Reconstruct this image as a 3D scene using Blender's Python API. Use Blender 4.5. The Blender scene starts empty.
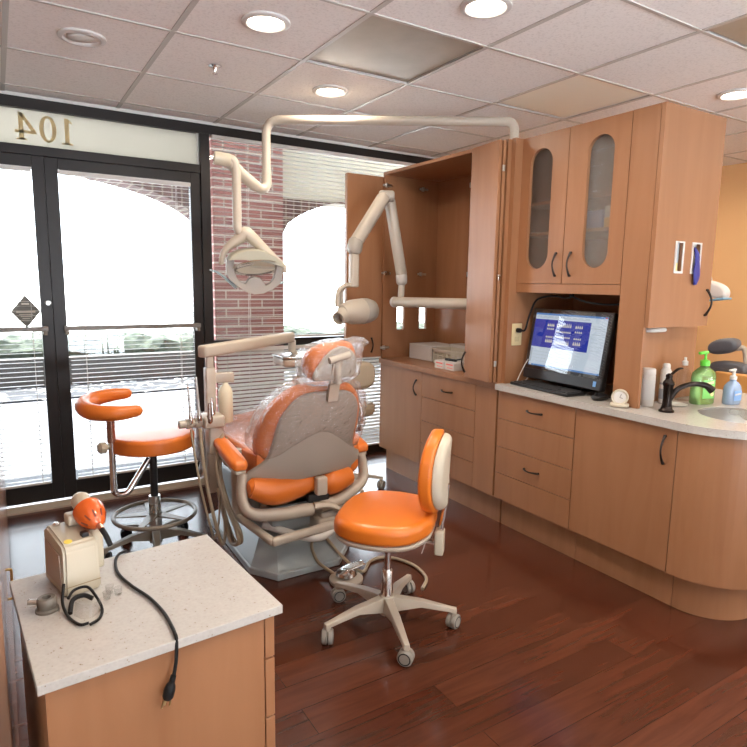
import bpy, bmesh, math, random
from mathutils import Vector, Matrix, Euler
random.seed(7)
PI = math.pi
R = math.radians
sc = bpy.context.scene
COL = sc.collection

# ------------------------------------------------------------------ helpers
def tag(o, label=None, cat=None, group=None, kind=None):
    if label: o['label'] = label
    if cat: o['category'] = cat
    if group: o['group'] = group
    if kind: o['kind'] = kind
    return o

ORG = {}
def empty(name, loc, label, cat, group=None):
    o = bpy.data.objects.new(name, None); COL.objects.link(o)
    o.location = loc; o.empty_display_size = .1
    ORG[o.name] = Vector(loc)
    return tag(o, label, cat, group)

def obj(name, bm, m, parent=None, smooth=True, angle=40, origin=None, bevel=0, sub=0):
    """links a bmesh built in world coordinates as one object"""
    me = bpy.data.meshes.new(name)
    bmesh.ops.recalc_face_normals(bm, faces=bm.faces)
    if parent is not None:
        org = ORG[parent.name]
    else:
        if origin is None:
            xs = [v.co for v in bm.verts]
            lo = Vector((min(v.x for v in xs), min(v.y for v in xs), min(v.z for v in xs)))
            hi = Vector((max(v.x for v in xs), max(v.y for v in xs), max(v.z for v in xs)))
            org = Vector(((lo.x + hi.x) / 2, (lo.y + hi.y) / 2, lo.z))
        else:
            org = Vector(origin)
    bmesh.ops.translate(bm, verts=bm.verts, vec=-org)
    bm.to_mesh(me); bm.free()
    o = bpy.data.objects.new(name, me); COL.objects.link(o)
    if isinstance(m, (list, tuple)):
        for k in m: me.materials.append(k)
    else:
        me.materials.append(m)
    if parent is None: o.location = org
    else: o.parent = parent
    ORG[o.name] = org
    if smooth:
        me.polygons.foreach_set('use_smooth', [True] * len(me.polygons))
        try: me.set_sharp_from_angle(angle=R(angle))
        except Exception: pass
    if bevel:
        b = o.modifiers.new('bevel', 'BEVEL'); b.width = bevel; b.segments = 2; b.limit_method = 'ANGLE'; b.angle_limit = R(40)
    if sub:
        s = o.modifiers.new('sub', 'SUBSURF'); s.levels = sub; s.render_levels = sub
    return o

def struct(name, bm, m, **k):
    return tag(obj(name, bm, m, **k), kind='structure')

def B(): return bmesh.new()

def box(bm, x0, x1, y0, y1, z0, z1, mi=0):
    vs = [bm.verts.new((x, y, z)) for z in (z0, z1) for x, y in ((x0, y0), (x1, y0), (x1, y1), (x0, y1))]
    fs = [(0, 3, 2, 1), (4, 5, 6, 7), (0, 1, 5, 4), (1, 2, 6, 5), (2, 3, 7, 6), (3, 0, 4, 7)]
    for f in fs:
        fc = bm.faces.new([vs[i] for i in f]); fc.material_index = mi
    return vs

def obox(bm, c, size, rot=None, mi=0):
    """oriented box about centre c"""
    sx, sy, sz = [s / 2 for s in size]
    vs = box(bm, -sx, sx, -sy, sy, -sz, sz, mi)
    M = Matrix.Translation(Vector(c)) @ (rot.to_matrix().to_4x4() if isinstance(rot, Euler) else (rot if rot is not None else Matrix.Identity(4)))
    bmesh.ops.transform(bm, matrix=M, verts=vs)
    return vs

def beam(bm, a, b, w, h, up=(0, 0, 1), taper=1.0):
    """bar of w x h section from a to b"""
    a = Vector(a); b = Vector(b); d = (b - a); L = d.length; d.normalize()
    u = Vector(up); s = d.cross(u)
    if s.length < 1e-4: s = d.cross(Vector((1, 0, 0)))
    s.normalize(); t = s.cross(d)
    vs = []
    for p, k in ((a, 1), (b, taper)):
        for i, j in ((-1, -1), (1, -1), (1, 1), (-1, 1)):
            vs.append(bm.verts.new(p + s * (i * w / 2 * k) + t * (j * h / 2 * k)))
    for f in ((3, 2, 1, 0), (4, 5, 6, 7), (0, 1, 5, 4), (1, 2, 6, 5), (2, 3, 7, 6), (3, 0, 4, 7)):
        bm.faces.new([vs[i] for i in f])
    return vs

def cat(pts, n=8, closed=False):
    """Catmull-Rom smoothing"""
    P = [Vector(p) for p in pts]
    if len(P) < 3: return P
    out = []
    m = len(P)
    rng = range(m) if closed else range(m - 1)
    for i in rng:
        if closed:
            p0, p1, p2, p3 = P[(i - 1) % m], P[i], P[(i + 1) % m], P[(i + 2) % m]
        else:
            p1, p2 = P[i], P[i + 1]
            p0 = P[i - 1] if i > 0 else p1 * 2 - p2
            p3 = P[i + 2] if i + 2 < m else p2 * 2 - p1
        for k in range(n):
            t = k / n
            out.append(.5 * ((2 * p1) + (-p0 + p2) * t + (2 * p0 - 5 * p1 + 4 * p2 - p3) * t * t + (-p0 + 3 * p1 - 3 * p2 + p3) * t ** 3))
    if not closed: out.append(P[-1])
    return out

def fillet(pts, r, n=6):
    P = [Vector(p) for p in pts]; out = [P[0]]
    for i in range(1, len(P) - 1):
        a = (P[i - 1] - P[i]); b = (P[i + 1] - P[i])
        q = min(r, a.length * .48, b.length * .48)
        a = P[i] + a.normalized() * q; b = P[i] + b.normalized() * q
        for k in range(n + 1):
            t = k / n
            out.append(a * (1 - t) ** 2 + P[i] * 2 * t * (1 - t) + b * t * t)
    out.append(P[-1]); return out

def tube(bm, pts, r, seg=12, caps=True, flat=1.0, closed=False, upv=None):
    """tube along pts; r number or list; flat squashes the second axis"""
    P = [Vector(p) for p in pts]; n = len(P)
    rr = r if isinstance(r, (list, tuple)) else [r] * n
    if len(rr) != n:
        rr = [rr[0] + (rr[-1] - rr[0]) * i / (n - 1) for i in range(n)] if len(rr) == 2 else [rr[min(len(rr) - 1, int(i * len(rr) / n))] for i in range(n)]
    rings = []; prev = None
    for i in range(n):
        if closed: d = P[(i + 1) % n] - P[i - 1]
        else: d = P[min(i + 1, n - 1)] - P[max(i - 1, 0)]
        d.normalize()
        if prev is None:
            s = Vector(upv) if upv else (Vector((0, 0, 1)) if abs(d.z) < .9 else Vector((1, 0, 0)))
            s = (s - d * s.dot(d)).normalized()
        else:
            s = (prev - d * prev.dot(d)).normalized()
        prev = s; t = d.cross(s)
        rings.append([bm.verts.new(P[i] + (s * math.cos(2 * PI * k / seg) * flat + t * math.sin(2 * PI * k / seg)) * rr[i]) for k in range(seg)])
    m = n if closed else n - 1
    for i in range(m):
        a, b = rings[i], rings[(i + 1) % n]
        for k in range(seg):
            bm.faces.new((a[k], a[(k + 1) % seg], b[(k + 1) % seg], b[k]))
    if caps and not closed:
        bm.faces.new(rings[0][::-1]); bm.faces.new(rings[-1])
    return rings

def lathe(bm, prof, c=(0, 0, 0), axis=(0, 0, 1), seg=32, mi=0):
    """prof: (radius, height) along axis from c"""
    c = Vector(c); q = Vector((0, 0, 1)).rotation_difference(Vector(axis).normalized())
    rings = []
    for r, h in prof:
        if r < 1e-5:
            rings.append([bm.verts.new(c + q @ Vector((0, 0, h)))])
        else:
            rings.append([bm.verts.new(c + q @ Vector((r * math.cos(2 * PI * k / seg), r * math.sin(2 * PI * k / seg), h))) for k in range(seg)])
    for a, b in zip(rings, rings[1:]):
        for k in range(seg):
            k2 = (k + 1) % seg
            if len(a) == 1 and len(b) == 1: continue
            if len(a) == 1: f = bm.faces.new((a[0], b[k], b[k2]))
            elif len(b) == 1: f = bm.faces.new((a[k], a[k2], b[0]))
            else: f = bm.faces.new((a[k], a[k2], b[k2], b[k]))
            f.material_index = mi
    if len(prof) >= 4 and len(rings[0]) > 1 and len(rings[-1]) > 1 and abs(prof[0][1] - prof[-1][1]) < .035 and abs(prof[0][0] - prof[-1][0]) < .03:
        a, b = rings[-1], rings[0]
        for k in range(seg): bm.faces.new((a[k], a[(k + 1) % seg], b[(k + 1) % seg], b[k])).material_index = mi
        return
    for rg, fl in ((rings[0], True), (rings[-1], False)):
        if len(rg) > 1:
            f = bm.faces.new(rg[::-1] if fl else rg); f.material_index = mi

def cyl(bm, a, b, r, seg=20):
    a = Vector(a); b = Vector(b)
    lathe(bm, [(r, 0), (r, (b - a).length)], a, b - a, seg)

def extr(bm, outline, f0, f1, mi=0):
    """closed outline [(a,b)] extruded between mappings f0, f1"""
    a = [bm.verts.new(f0(*p)) for p in outline]; b = [bm.verts.new(f1(*p)) for p in outline]
    n = len(a)
    for i in range(n):
        f = bm.faces.new((a[i], a[(i + 1) % n], b[(i + 1) % n], b[i])); f.material_index = mi
    f = bm.faces.new(a[::-1]); f.material_index = mi
    f = bm.faces.new(b); f.material_index = mi

def inset(o, d):
    n = len(o); out = []
    for i in range(n):
        p = Vector(o[i]); a = Vector(o[i - 1]); b = Vector(o[(i + 1) % n])
        t = (b - a).normalized(); nrm = Vector((-t.y, t.x))
        out.append(p + nrm * d)
    return out

def ellipse(a, b, n=40, e=2.0, rot=0):
    out = []
    for k in range(n):
        t = 2 * PI * k / n; c, s = math.cos(t), math.sin(t)
        x = a * math.copysign(abs(c) ** (2 / e), c); y = b * math.copysign(abs(s) ** (2 / e), s)
        out.append(Vector((x * math.cos(rot) - y * math.sin(rot), x * math.sin(rot) + y * math.cos(rot))))
    return out

def pad(bm, outline, h0, h1, r, f, bulge=0.0, n=5, crown_rings=5, r0=None):
    """cushion: outline (ccw, 2D) between heights h0 and h1 with rounded rims of radius r; f maps (a,b,c) to space"""
    r0 = r if r0 is None else r0
    layers = []
    cen = sum((Vector(p) for p in outline), Vector((0, 0))) / len(outline)
    def shrink(d): return inset(outline, d)
    for k in range(n + 1):
        t = k / n * PI / 2
        layers.append((shrink(r0 * (1 - math.sin(t))), h0 + r0 * (1 - math.cos(t))))
    for k in range(n + 1):
        t = k / n * PI / 2
        layers.append((shrink(r * (1 - math.cos(t))), h1 - r * (1 - math.sin(t))))
    top = layers[-1][0]
    for k in range(1, crown_rings):
        s = 1 - k / crown_rings
        layers.append(([cen + (p - cen) * s for p in top], h1 + bulge * (1 - s * s)))
    rings = [[bm.verts.new(f(p.x, p.y, z)) for p in pts] for pts, z in layers]
    m = len(outline)
    for a, b in zip(rings, rings[1:]):
        for k in range(m):
            bm.faces.new((a[k], a[(k + 1) % m], b[(k + 1) % m], b[k]))
    c = bm.verts.new(f(cen.x, cen.y, h1 + bulge))
    for k in range(m): bm.faces.new((rings[-1][k], rings[-1][(k + 1) % m], c))
    bm.faces.new(rings[0][::-1])

def rbox(bm, x0, x1, y0, y1, z0, z1, r=.01, seg=3):
    b2 = bmesh.new(); box(b2, x0, x1, y0, y1, z0, z1)
    bmesh.ops.bevel(b2, geom=b2.edges[:], offset=r, segments=seg, profile=.5, affect='EDGES')
    me = bpy.data.meshes.new('tmp'); b2.to_mesh(me); b2.free()
    n0 = len(bm.verts); bm.from_mesh(me); bpy.data.meshes.remove(me); bm.verts.ensure_lookup_table()
    return bm.verts[n0:]

def rbeam(bm, a, b, w, h, r=.01, up=(0, 0, 1), seg=3):
    """rounded bar from a to b"""
    a = Vector(a); b = Vector(b); d = b - a; L = d.length; d.normalize()
    s = d.cross(Vector(up)); s.normalize(); t = s.cross(d)
    vs = rbox(bm, -w / 2, w / 2, 0, L, -h / 2, h / 2, r, seg)
    M = Matrix((s, d, t)).transposed().to_4x4(); M.translation = a
    bmesh.ops.transform(bm, matrix=M, verts=vs)

# ------------------------------------------------------------------ materials
def mat(name, col, rough=.5, metal=0, spec=.5, coat=0, **k):
    m = bpy.data.materials.new(name); m.use_nodes = True
    p = m.node_tree.nodes['Principled BSDF']
    p.inputs['Base Color'].default_value = (*col, 1)
    p.inputs['Roughness'].default_value = rough
    p.inputs['Metallic'].default_value = metal
    p.inputs['Specular IOR Level'].default_value = spec
    p.inputs['Coat Weight'].default_value = coat
    p.inputs['Coat Roughness'].default_value = .1
    for a, b in k.items():
        p.inputs[a.replace('_', ' ')].default_value = b
    # slight procedural unevenness so that nothing is a dead flat colour
    nt = m.node_tree
    nz = nt.nodes.new('ShaderNodeTexNoise'); nz.inputs['Scale'].default_value = 6
    tc = nt.nodes.new('ShaderNodeTexCoord'); nt.links.new(tc.outputs['Object'], nz.inputs['Vector'])
    mr = nt.nodes.new('ShaderNodeMapRange'); nt.links.new(nz.outputs['Fac'], mr.inputs['Value'])
    mr.inputs['To Min'].default_value = max(.02, rough * .9); mr.inputs['To Max'].default_value = min(1, rough * 1.1)
    nt.links.new(mr.outputs['Result'], p.inputs['Roughness'])
    return m

def nd(m, t, **k):
    n = m.node_tree.nodes.new(t)
    for a, b in k.items(): setattr(n, a, b)
    return n
def ln(m, a, b): m.node_tree.links.new(a, b)

def ramp(m, fac, stops):
    r = nd(m, 'ShaderNodeValToRGB'); e = r.color_ramp.elements
    while len(e) < len(stops): e.new(.5)
    for i, (p, c) in enumerate(stops):
        e[i].position = p; e[i].color = (*c, 1)
    ln(m, fac, r.inputs['Fac']); return r

def wood(name, c1, c2, rough=.33, scale=(7, 7, .7)):
    m = mat(name, c1, rough, spec=.4)
    p = m.node_tree.nodes['Principled BSDF']
    tc = nd(m, 'ShaderNodeTexCoord'); mp = nd(m, 'ShaderNodeMapping'); mp.inputs['Scale'].default_value = scale
    ln(m, tc.outputs['Object'], mp.inputs['Vector'])
    nz = nd(m, 'ShaderNodeTexNoise'); nz.inputs['Scale'].default_value = 1.6; nz.inputs['Detail'].default_value = 8; nz.inputs['Distortion'].default_value = .9
    ln(m, mp.outputs['Vector'], nz.inputs['Vector'])
    r = ramp(m, nz.outputs['Fac'], [(.3, c2), (.7, c1)])
    ln(m, r.outputs['Color'], p.inputs['Base Color'])
    return m

M = {}
M['wood'] = wood('maple laminate', (.335, .160, .079), (.285, .130, .061))
M['wood_in'] = M['wood']
M['handle'] = mat('dark bronze', (.035, .028, .026), .35, .7)
M['white_metal'] = mat('white enamel', (.6,.6,.58), .35)
M['chrome'] = mat('chrome', (.8, .8, .8), .12, 1)
M['steel'] = mat('brushed steel', (.6, .59, .56), .28, 1)
M['beige'] = mat('beige plastic', (.46, .405, .335), .38, spec=.5)
M['putty'] = mat('putty shell', (.36, .325, .28), .42)
M['ivory'] = mat('ivory plastic', (.50, .45, .35), .35)
M['grey_base'] = mat('pale grey enamel', (.34, .38, .39), .35)
M['taupe'] = mat('taupe metal', (.19, .165, .13), .4)
M['caster'] = mat('grey caster', (.27, .25, .22), .5)
M['black'] = mat('black plastic', (.012, .012, .014), .35)
M['rubber'] = mat('black rubber', (.008, .008, .009), .5, spec=.25)
M['orange'] = mat('orange vinyl', (.66, .17, .025), .36, spec=.45)
M['orange_seat'] = mat('orange vinyl of stool', (.68, .175, .018), .3, spec=.5)
M['cream'] = mat('cream vinyl', (.55, .50, .40), .45)
M['tan'] = mat('tan vinyl', (.38, .31, .22), .5)
M['dark_grey'] = mat('dark grey vinyl', (.12, .13, .15), .5)
M['white'] = mat('white plastic', (.62, .60, .58), .4)
M['paper'] = mat('white card', (.62, .60, .58), .7)
M['frame_dark'] = mat('dark bronze aluminium', (.018, .014, .013), .36, .2, spec=.35)
M['wall_white'] = mat('white paint', (.75, .72, .68), .8)
M['wall_orange'] = mat('apricot paint', (.78, .47, .22), .8)
M['stucco'] = mat('cream stucco', (.48, .465, .40), .9)
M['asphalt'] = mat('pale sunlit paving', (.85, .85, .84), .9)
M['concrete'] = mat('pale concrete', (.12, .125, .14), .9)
M['bronze_faucet'] = mat('oil rubbed bronze', (.02, .014, .012), .25, .8)
M['yellow'] = mat('yellow sticker', (.85, .68, .12), .5)
M['red_print'] = mat('red print', (.8, .18, .16), .6)
M['blue'] = mat('blue latex', (.015, .018, .22), .5)
M['navy'] = mat('navy box', (.05, .10, .32), .5)
M['outlet'] = mat('almond plastic', (.62, .50, .28), .4)
M['grey_can'] = mat('grey can trim', (.55, .52, .48), .4)
M['hose'] = mat('beige hose', (.36, .29, .20), .45)
M['green_pump'] = mat('green plastic', (.12, .62, .05), .35)
M['olive'] = mat('olive beige enamel', (.36, .33, .24), .4)
M['sun_gold'] = mat('tan numerals', (.82, .74, .55), .6)
_m = M['sun_gold']; _n = _m.node_tree; _t = _n.nodes.new('ShaderNodeBsdfTranslucent'); _t.inputs['Color'].default_value = (.78, .68, .50, 1)
_x = _n.nodes.new('ShaderNodeMixShader'); _x.inputs[0].default_value = .85; _n.links.new(_n.nodes['Principled BSDF'].outputs[0], _x.inputs[1]); _n.links.new(_t.outputs[0], _x.inputs[2]); _n.links.new(_x.outputs[0], _n.nodes['Material Output'].inputs[0])
M['bluegrey'] = mat('blue grey plastic', (.40, .55, .60), .3)

def emis(name, col, s):
    m = bpy.data.materials.new(name); m.use_nodes = True
    nt = m.node_tree; nt.nodes.clear()
    e = nt.nodes.new('ShaderNodeEmission'); e.inputs['Color'].default_value = (*col, 1); e.inputs['Strength'].default_value = s
    o = nt.nodes.new('ShaderNodeOutputMaterial'); nt.links.new(e.outputs[0], o.inputs[0]); return m
M['lamp'] = emis('lit lamp', (1, .88, .72), 9)

def glassy(name, tint=(1, 1, 1), fac=.08, rough=.02, bump=0, diff=None, dfac=0.0, bscale=30, translucent=False):
    """thin clear sheet: transparent with a glossy share; optionally a pale scattering share"""
    m = bpy.data.materials.new(name); m.use_nodes = True
    nt = m.node_tree; nt.nodes.clear()
    t = nt.nodes.new('ShaderNodeBsdfTransparent'); t.inputs['Color'].default_value = (*tint, 1)
    g = nt.nodes.new('ShaderNodeBsdfGlossy'); g.inputs['Roughness'].default_value = rough
    fr = nt.nodes.new('ShaderNodeLayerWeight'); fr.inputs['Blend'].default_value = .5
    pw = nt.nodes.new('ShaderNodeMath'); pw.operation = 'POWER'; pw.inputs[1].default_value = 5
    nt.links.new(fr.outputs['Facing'], pw.inputs[0])
    mx = nt.nodes.new('ShaderNodeMixShader')
    ad = nt.nodes.new('ShaderNodeMath'); ad.operation = 'ADD'; ad.inputs[1].default_value = fac + .035; ad.use_clamp = True
    nt.links.new(pw.outputs[0], ad.inputs[0]); nt.links.new(ad.outputs[0], mx.inputs[0])
    nt.links.new(t.outputs[0], mx.inputs[1]); nt.links.new(g.outputs[0], mx.inputs[2])
    out = nt.nodes.new('ShaderNodeOutputMaterial'); last = mx
    if bump:
        nz = nt.nodes.new('ShaderNodeTexNoise'); nz.inputs['Scale'].default_value = bscale; nz.inputs['Detail'].default_value = 3; nz.inputs['Distortion'].default_value = 2.5
        tc = nt.nodes.new('ShaderNodeTexCoord'); nt.links.new(tc.outputs['Object'], nz.inputs['Vector'])
        b = nt.nodes.new('ShaderNodeBump'); b.inputs['Strength'].default_value = bump; b.inputs['Distance'].default_value = .02
        nt.links.new(nz.outputs['Fac'], b.inputs['Height']); nt.links.new(b.outputs[0], g.inputs['Normal']); nt.links.new(b.outputs[0], fr.inputs['Normal'])
    if dfac:
        d = nt.nodes.new('ShaderNodeBsdfTranslucent' if translucent else 'ShaderNodeBsdfDiffuse'); d.inputs['Color'].default_value = (*(diff or (.8, .8, .8)), 1)
        m2 = nt.nodes.new('ShaderNodeMixShader'); m2.inputs[0].default_value = dfac
        nt.links.new(mx.outputs[0], m2.inputs[1]); nt.links.new(d.outputs[0], m2.inputs[2]); last = m2
    nt.links.new(last.outputs[0], out.inputs[0]); return m
M['glass'] = glassy('window glass', (.97, .98, .98), 0.0)
M['film'] = glassy('clear plastic film', (.97, .96, .96), .06, .12, bump=1.0, diff=(.75, .70, .67), dfac=.08, bscale=16)
M['bag'] = glassy('crumpled clear film', (.95, .95, .96), .12, .15, bump=1.0, diff=(.85, .85, .88), dfac=.3, bscale=22)
M['frost'] = glassy('patterned cabinet glass', (.78, .74, .70), .05, .18, bump=.4, diff=(.4, .36, .33), dfac=.05, bscale=160)
M['frost_glare'] = glassy('pebbled glass with painted reflection', (.88, .88, .86), .05, .16, bump=.8, diff=(.70, .68, .65), dfac=.12, bscale=150)  # the window's reflection is put into this paler pane's colour
M['clear'] = glassy('clear plastic', (.95, .95, .95), .0, .05)
M['shield'] = mat('translucent orange shield', (.95, .16, .02), .2, coat=.5, Transmission_Weight=.35)
M['green_gel'] = mat('green soap', (.42, .80, .28), .12, Transmission_Weight=.7)
M['blue_gel'] = mat('blue soap', (.45, .62, .9), .15, Transmission_Weight=.35)
M['transom'] = glassy('frosted transom film', (.8, .8, .75), .02, .3, diff=(.50, .485, .45), dfac=.93, translucent=True)

# slats: thin enamel that lets a little light through
m = bpy.data.materials.new('blind slat'); m.use_nodes = True
nt = m.node_tree; p = nt.nodes['Principled BSDF']; p.inputs['Base Color'].default_value = (.72, .72, .72, 1); p.inputs['Roughness'].default_value = .45
tr = nt.nodes.new('ShaderNodeBsdfTranslucent'); tr.inputs['Color'].default_value = (.8, .78, .72, 1)
mx = nt.nodes.new('ShaderNodeMixShader'); mx.inputs[0].default_value = .35
nt.links.new(p.outputs[0], mx.inputs[1]); nt.links.new(tr.outputs[0], mx.inputs[2]); nt.links.new(mx.outputs[0], nt.nodes['Material Output'].inputs[0])
M['slat'] = m

# quartz worktop
m = mat('speckled quartz', (.70, .66, .60), .25, spec=.5); p = m.node_tree.nodes['Principled BSDF']
tc = nd(m, 'ShaderNodeTexCoord'); vo = nd(m, 'ShaderNodeTexVoronoi'); vo.inputs['Scale'].default_value = 150; ln(m, tc.outputs['Object'], vo.inputs['Vector'])
nz = nd(m, 'ShaderNodeTexNoise'); nz.inputs['Scale'].default_value = 55; ln(m, tc.outputs['Object'], nz.inputs['Vector'])
mm = nd(m, 'ShaderNodeMath', operation='MULTIPLY_ADD'); ln(m, nz.outputs['Fac'], mm.inputs[0]); mm.inputs[1].default_value = -.9; ln(m, vo.outputs['Distance'], mm.inputs[2])
a2 = nd(m, 'ShaderNodeMath', operation='ADD'); ln(m, mm.outputs[0], a2.inputs[0]); a2.inputs[1].default_value = .55
r = ramp(m, a2.outputs[0], [(.10, (.24, .17, .11)), (.19, (.43, .41, .385)), (1, (.47, .45, .425))])
ln(m, r.outputs['Color'], p.inputs['Base Color']); M['quartz'] = m

# plank floor, boards along x
m = mat('dark plank floor', (.12, .03, .015), .20, spec=.5, coat=.2); p = m.node_tree.nodes['Principled BSDF']
tc = nd(m, 'ShaderNodeTexCoord')
br = nd(m, 'ShaderNodeTexBrick'); br.inputs['Scale'].default_value = 1; br.inputs['Brick Width'].default_value = 1.22; br.inputs['Row Height'].default_value = .127
br.inputs['Mortar Size'].default_value = .0012; br.inputs['Color1'].default_value = (.058, .0165, .0085, 1); br.inputs['Color2'].default_value = (.092, .028, .0145, 1); br.inputs['Mortar'].default_value = (.02, .008, .005, 1)
br.inputs['Bias'].default_value = 0; br.offset = .37
ln(m, tc.outputs['Object'], br.inputs['Vector'])
mp = nd(m, 'ShaderNodeMapping'); mp.inputs['Scale'].default_value = (1.3, 13, 1); ln(m, tc.outputs['Object'], mp.inputs['Vector'])
nz = nd(m, 'ShaderNodeTexNoise'); nz.inputs['Scale'].default_value = 2.4; nz.inputs['Detail'].default_value = 9; nz.inputs['Distortion'].default_value = .8; ln(m, mp.outputs['Vector'], nz.inputs['Vector'])
r = ramp(m, nz.outputs['Fac'], [(.25, (.72, .72, .72)), (.75, (1.22, 1.18, 1.15))])
mu = nd(m, 'ShaderNodeMix', data_type='RGBA', blend_type='MULTIPLY'); mu.inputs['Factor'].default_value = 1
ln(m, br.outputs['Color'], mu.inputs['A']); ln(m, r.outputs['Color'], mu.inputs['B']); ln(m, mu.outputs['Result'], p.inputs['Base Color'])
bp = nd(m, 'ShaderNodeBump'); bp.inputs['Strength'].default_value = .05; bp.inputs['Distance'].default_value = .003; ln(m, nz.outputs['Fac'], bp.inputs['Height']); ln(m, bp.outputs[0], p.inputs['Normal'])
M['floor'] = m

# brick
m = mat('pink brick', (.4, .2, .15), .9); p = m.node_tree.nodes['Principled BSDF']
tc = nd(m, 'ShaderNodeTexCoord'); mp = nd(m, 'ShaderNodeMapping'); mp.inputs['Rotation'].default_value = (R(90), 0, 0); ln(m, tc.outputs['Object'], mp.inputs['Vector'])
br = nd(m, 'ShaderNodeTexBrick'); br.inputs['Scale'].default_value = 1; br.inputs['Brick Width'].default_value = .235; br.inputs['Row Height'].default_value = .083
br.inputs['Mortar Size'].default_value = .008; br.inputs['Color1'].default_value = (.25, .10, .085, 1); br.inputs['Color2'].default_value = (.20, .078, .07, 1); br.inputs['Mortar'].default_value = (.42, .37, .32, 1)
ln(m, mp.outputs['Vector'], br.inputs['Vector']); ln(m, br.outputs['Color'], p.inputs['Base Color']); M['brick'] = m
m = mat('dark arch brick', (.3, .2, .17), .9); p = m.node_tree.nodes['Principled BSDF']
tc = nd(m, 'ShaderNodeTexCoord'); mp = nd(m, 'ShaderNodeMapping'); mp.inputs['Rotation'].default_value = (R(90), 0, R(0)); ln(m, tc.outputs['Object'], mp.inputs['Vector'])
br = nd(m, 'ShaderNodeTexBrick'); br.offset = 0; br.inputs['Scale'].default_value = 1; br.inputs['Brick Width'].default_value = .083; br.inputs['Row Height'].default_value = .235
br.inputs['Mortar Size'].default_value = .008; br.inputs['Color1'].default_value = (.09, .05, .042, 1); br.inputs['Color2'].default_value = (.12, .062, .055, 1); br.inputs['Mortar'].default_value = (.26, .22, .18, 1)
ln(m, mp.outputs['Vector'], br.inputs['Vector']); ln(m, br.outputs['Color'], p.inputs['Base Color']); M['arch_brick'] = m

# ceiling tile
m = mat('fissured ceiling tile', (.8, .76, .73), .95); p = m.node_tree.nodes['Principled BSDF']
tc = nd(m, 'ShaderNodeTexCoord'); nz = nd(m, 'ShaderNodeTexNoise'); nz.inputs['Scale'].default_value = 90; nz.inputs['Detail'].default_value = 4; ln(m, tc.outputs['Object'], nz.inputs['Vector'])
r = ramp(m, nz.outputs['Fac'], [(.28, (.74, .71, .69)), (.5, (.87, .84, .82))]); ln(m, r.outputs['Color'], p.inputs['Base Color'])
M['tile'] = m
# translucent / perforated panel
m = mat('grey ceiling panel', (.36, .31, .25), .3, spec=.6); p = m.node_tree.nodes['Principled BSDF']
tc = nd(m, 'ShaderNodeTexCoord'); nz = nd(m, 'ShaderNodeTexNoise'); nz.inputs['Scale'].default_value = 7; nz.inputs['Detail'].default_value = 6; ln(m, tc.outputs['Object'], nz.inputs['Vector'])
r = ramp(m, nz.outputs['Fac'], [(.3, (.33, .28, .215)), (.7, (.40, .35, .28))]); ln(m, r.outputs['Color'], p.inputs['Base Color']); M['lens'] = m
# hedge / groundcover
def speck(name, c1, c2, scale, lo=.4, hi=.6):
    m = mat(name, c1, .9); p = m.node_tree.nodes['Principled BSDF']
    tc = nd(m, 'ShaderNodeTexCoord'); nz = nd(m, 'ShaderNodeTexNoise'); nz.inputs['Scale'].default_value = scale; nz.inputs['Detail'].default_value = 5; ln(m, tc.outputs['Object'], nz.inputs['Vector'])
    r = ramp(m, nz.outputs['Fac'], [(lo, c1), (hi, c2)]); ln(m, r.outputs['Color'], p.inputs['Base Color']); return m
M['hedge'] = speck('grey green hedge', (.022, .035, .025), (.07, .09, .065), 14)
M['sunfleck_planting'] = speck('dark bed with painted sunflecks', (.008, .010, .016), (.6, .6, .6), 9, .58, .62)  # pale specks stand for sunlight through leaves, painted into the colour

# ------------------------------------------------------------------ room shell
H = 1.40; ZC = 2.437
b = B(); box(b, -.06, 5.4, -2.6, 4.22, -.06, 0); struct('floor', b, M['floor'], smooth=False, origin=(0, 0, 0))
GX, GY, TX, TY = .1036, 3.397, .6046, .6153
# ceiling: tiles in one mesh, T-bars as its child
opens = {}
b = B()
for i in range(-1, 10):
    for j in range(-2, 11):
        x0, x1 = GX + i * TX, GX + (i + 1) * TX; y1 = GY - j * TY; y0 = y1 - TY
        x0, x1 = max(x0, -.06), min(x1, 5.4); y0, y1 = max(y0, -2.6), min(y1, 4.22)
        if x1 - x0 < .02 or y1 - y0 < .02: continue
        if (i, j) in ((2, 1), (4, 3), (4, 1)): continue
        box(b, x0 + .004, x1 - .004, y0 + .004, y1 - .004, ZC + .004, ZC + .02)
box(b, -.06, 5.4, -2.6, 4.22, ZC + .05, ZC + .08)
ceil = struct('ceiling', b, M['tile'], smooth=False, origin=(0, 0, ZC))
b = B()
for i in range(-1, 11):
    x = GX + i * TX
    if -.05 < x < 5.4: box(b, x - .011, x + .011, -2.6, 4.2, ZC, ZC + .006)
for j in range(-2, 12):
    y = GY - j * TY
    if -2.6 < y < 4.2: box(b, -.06, 5.4, y - .008, y + .008, ZC - .0005, ZC + .0055)
M['tbar'] = mat('painted ceiling bar', (.50, .47, .44), .33, spec=.5)
obj('grid_bar', b, M['tbar'], ceil, smooth=False)

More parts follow.
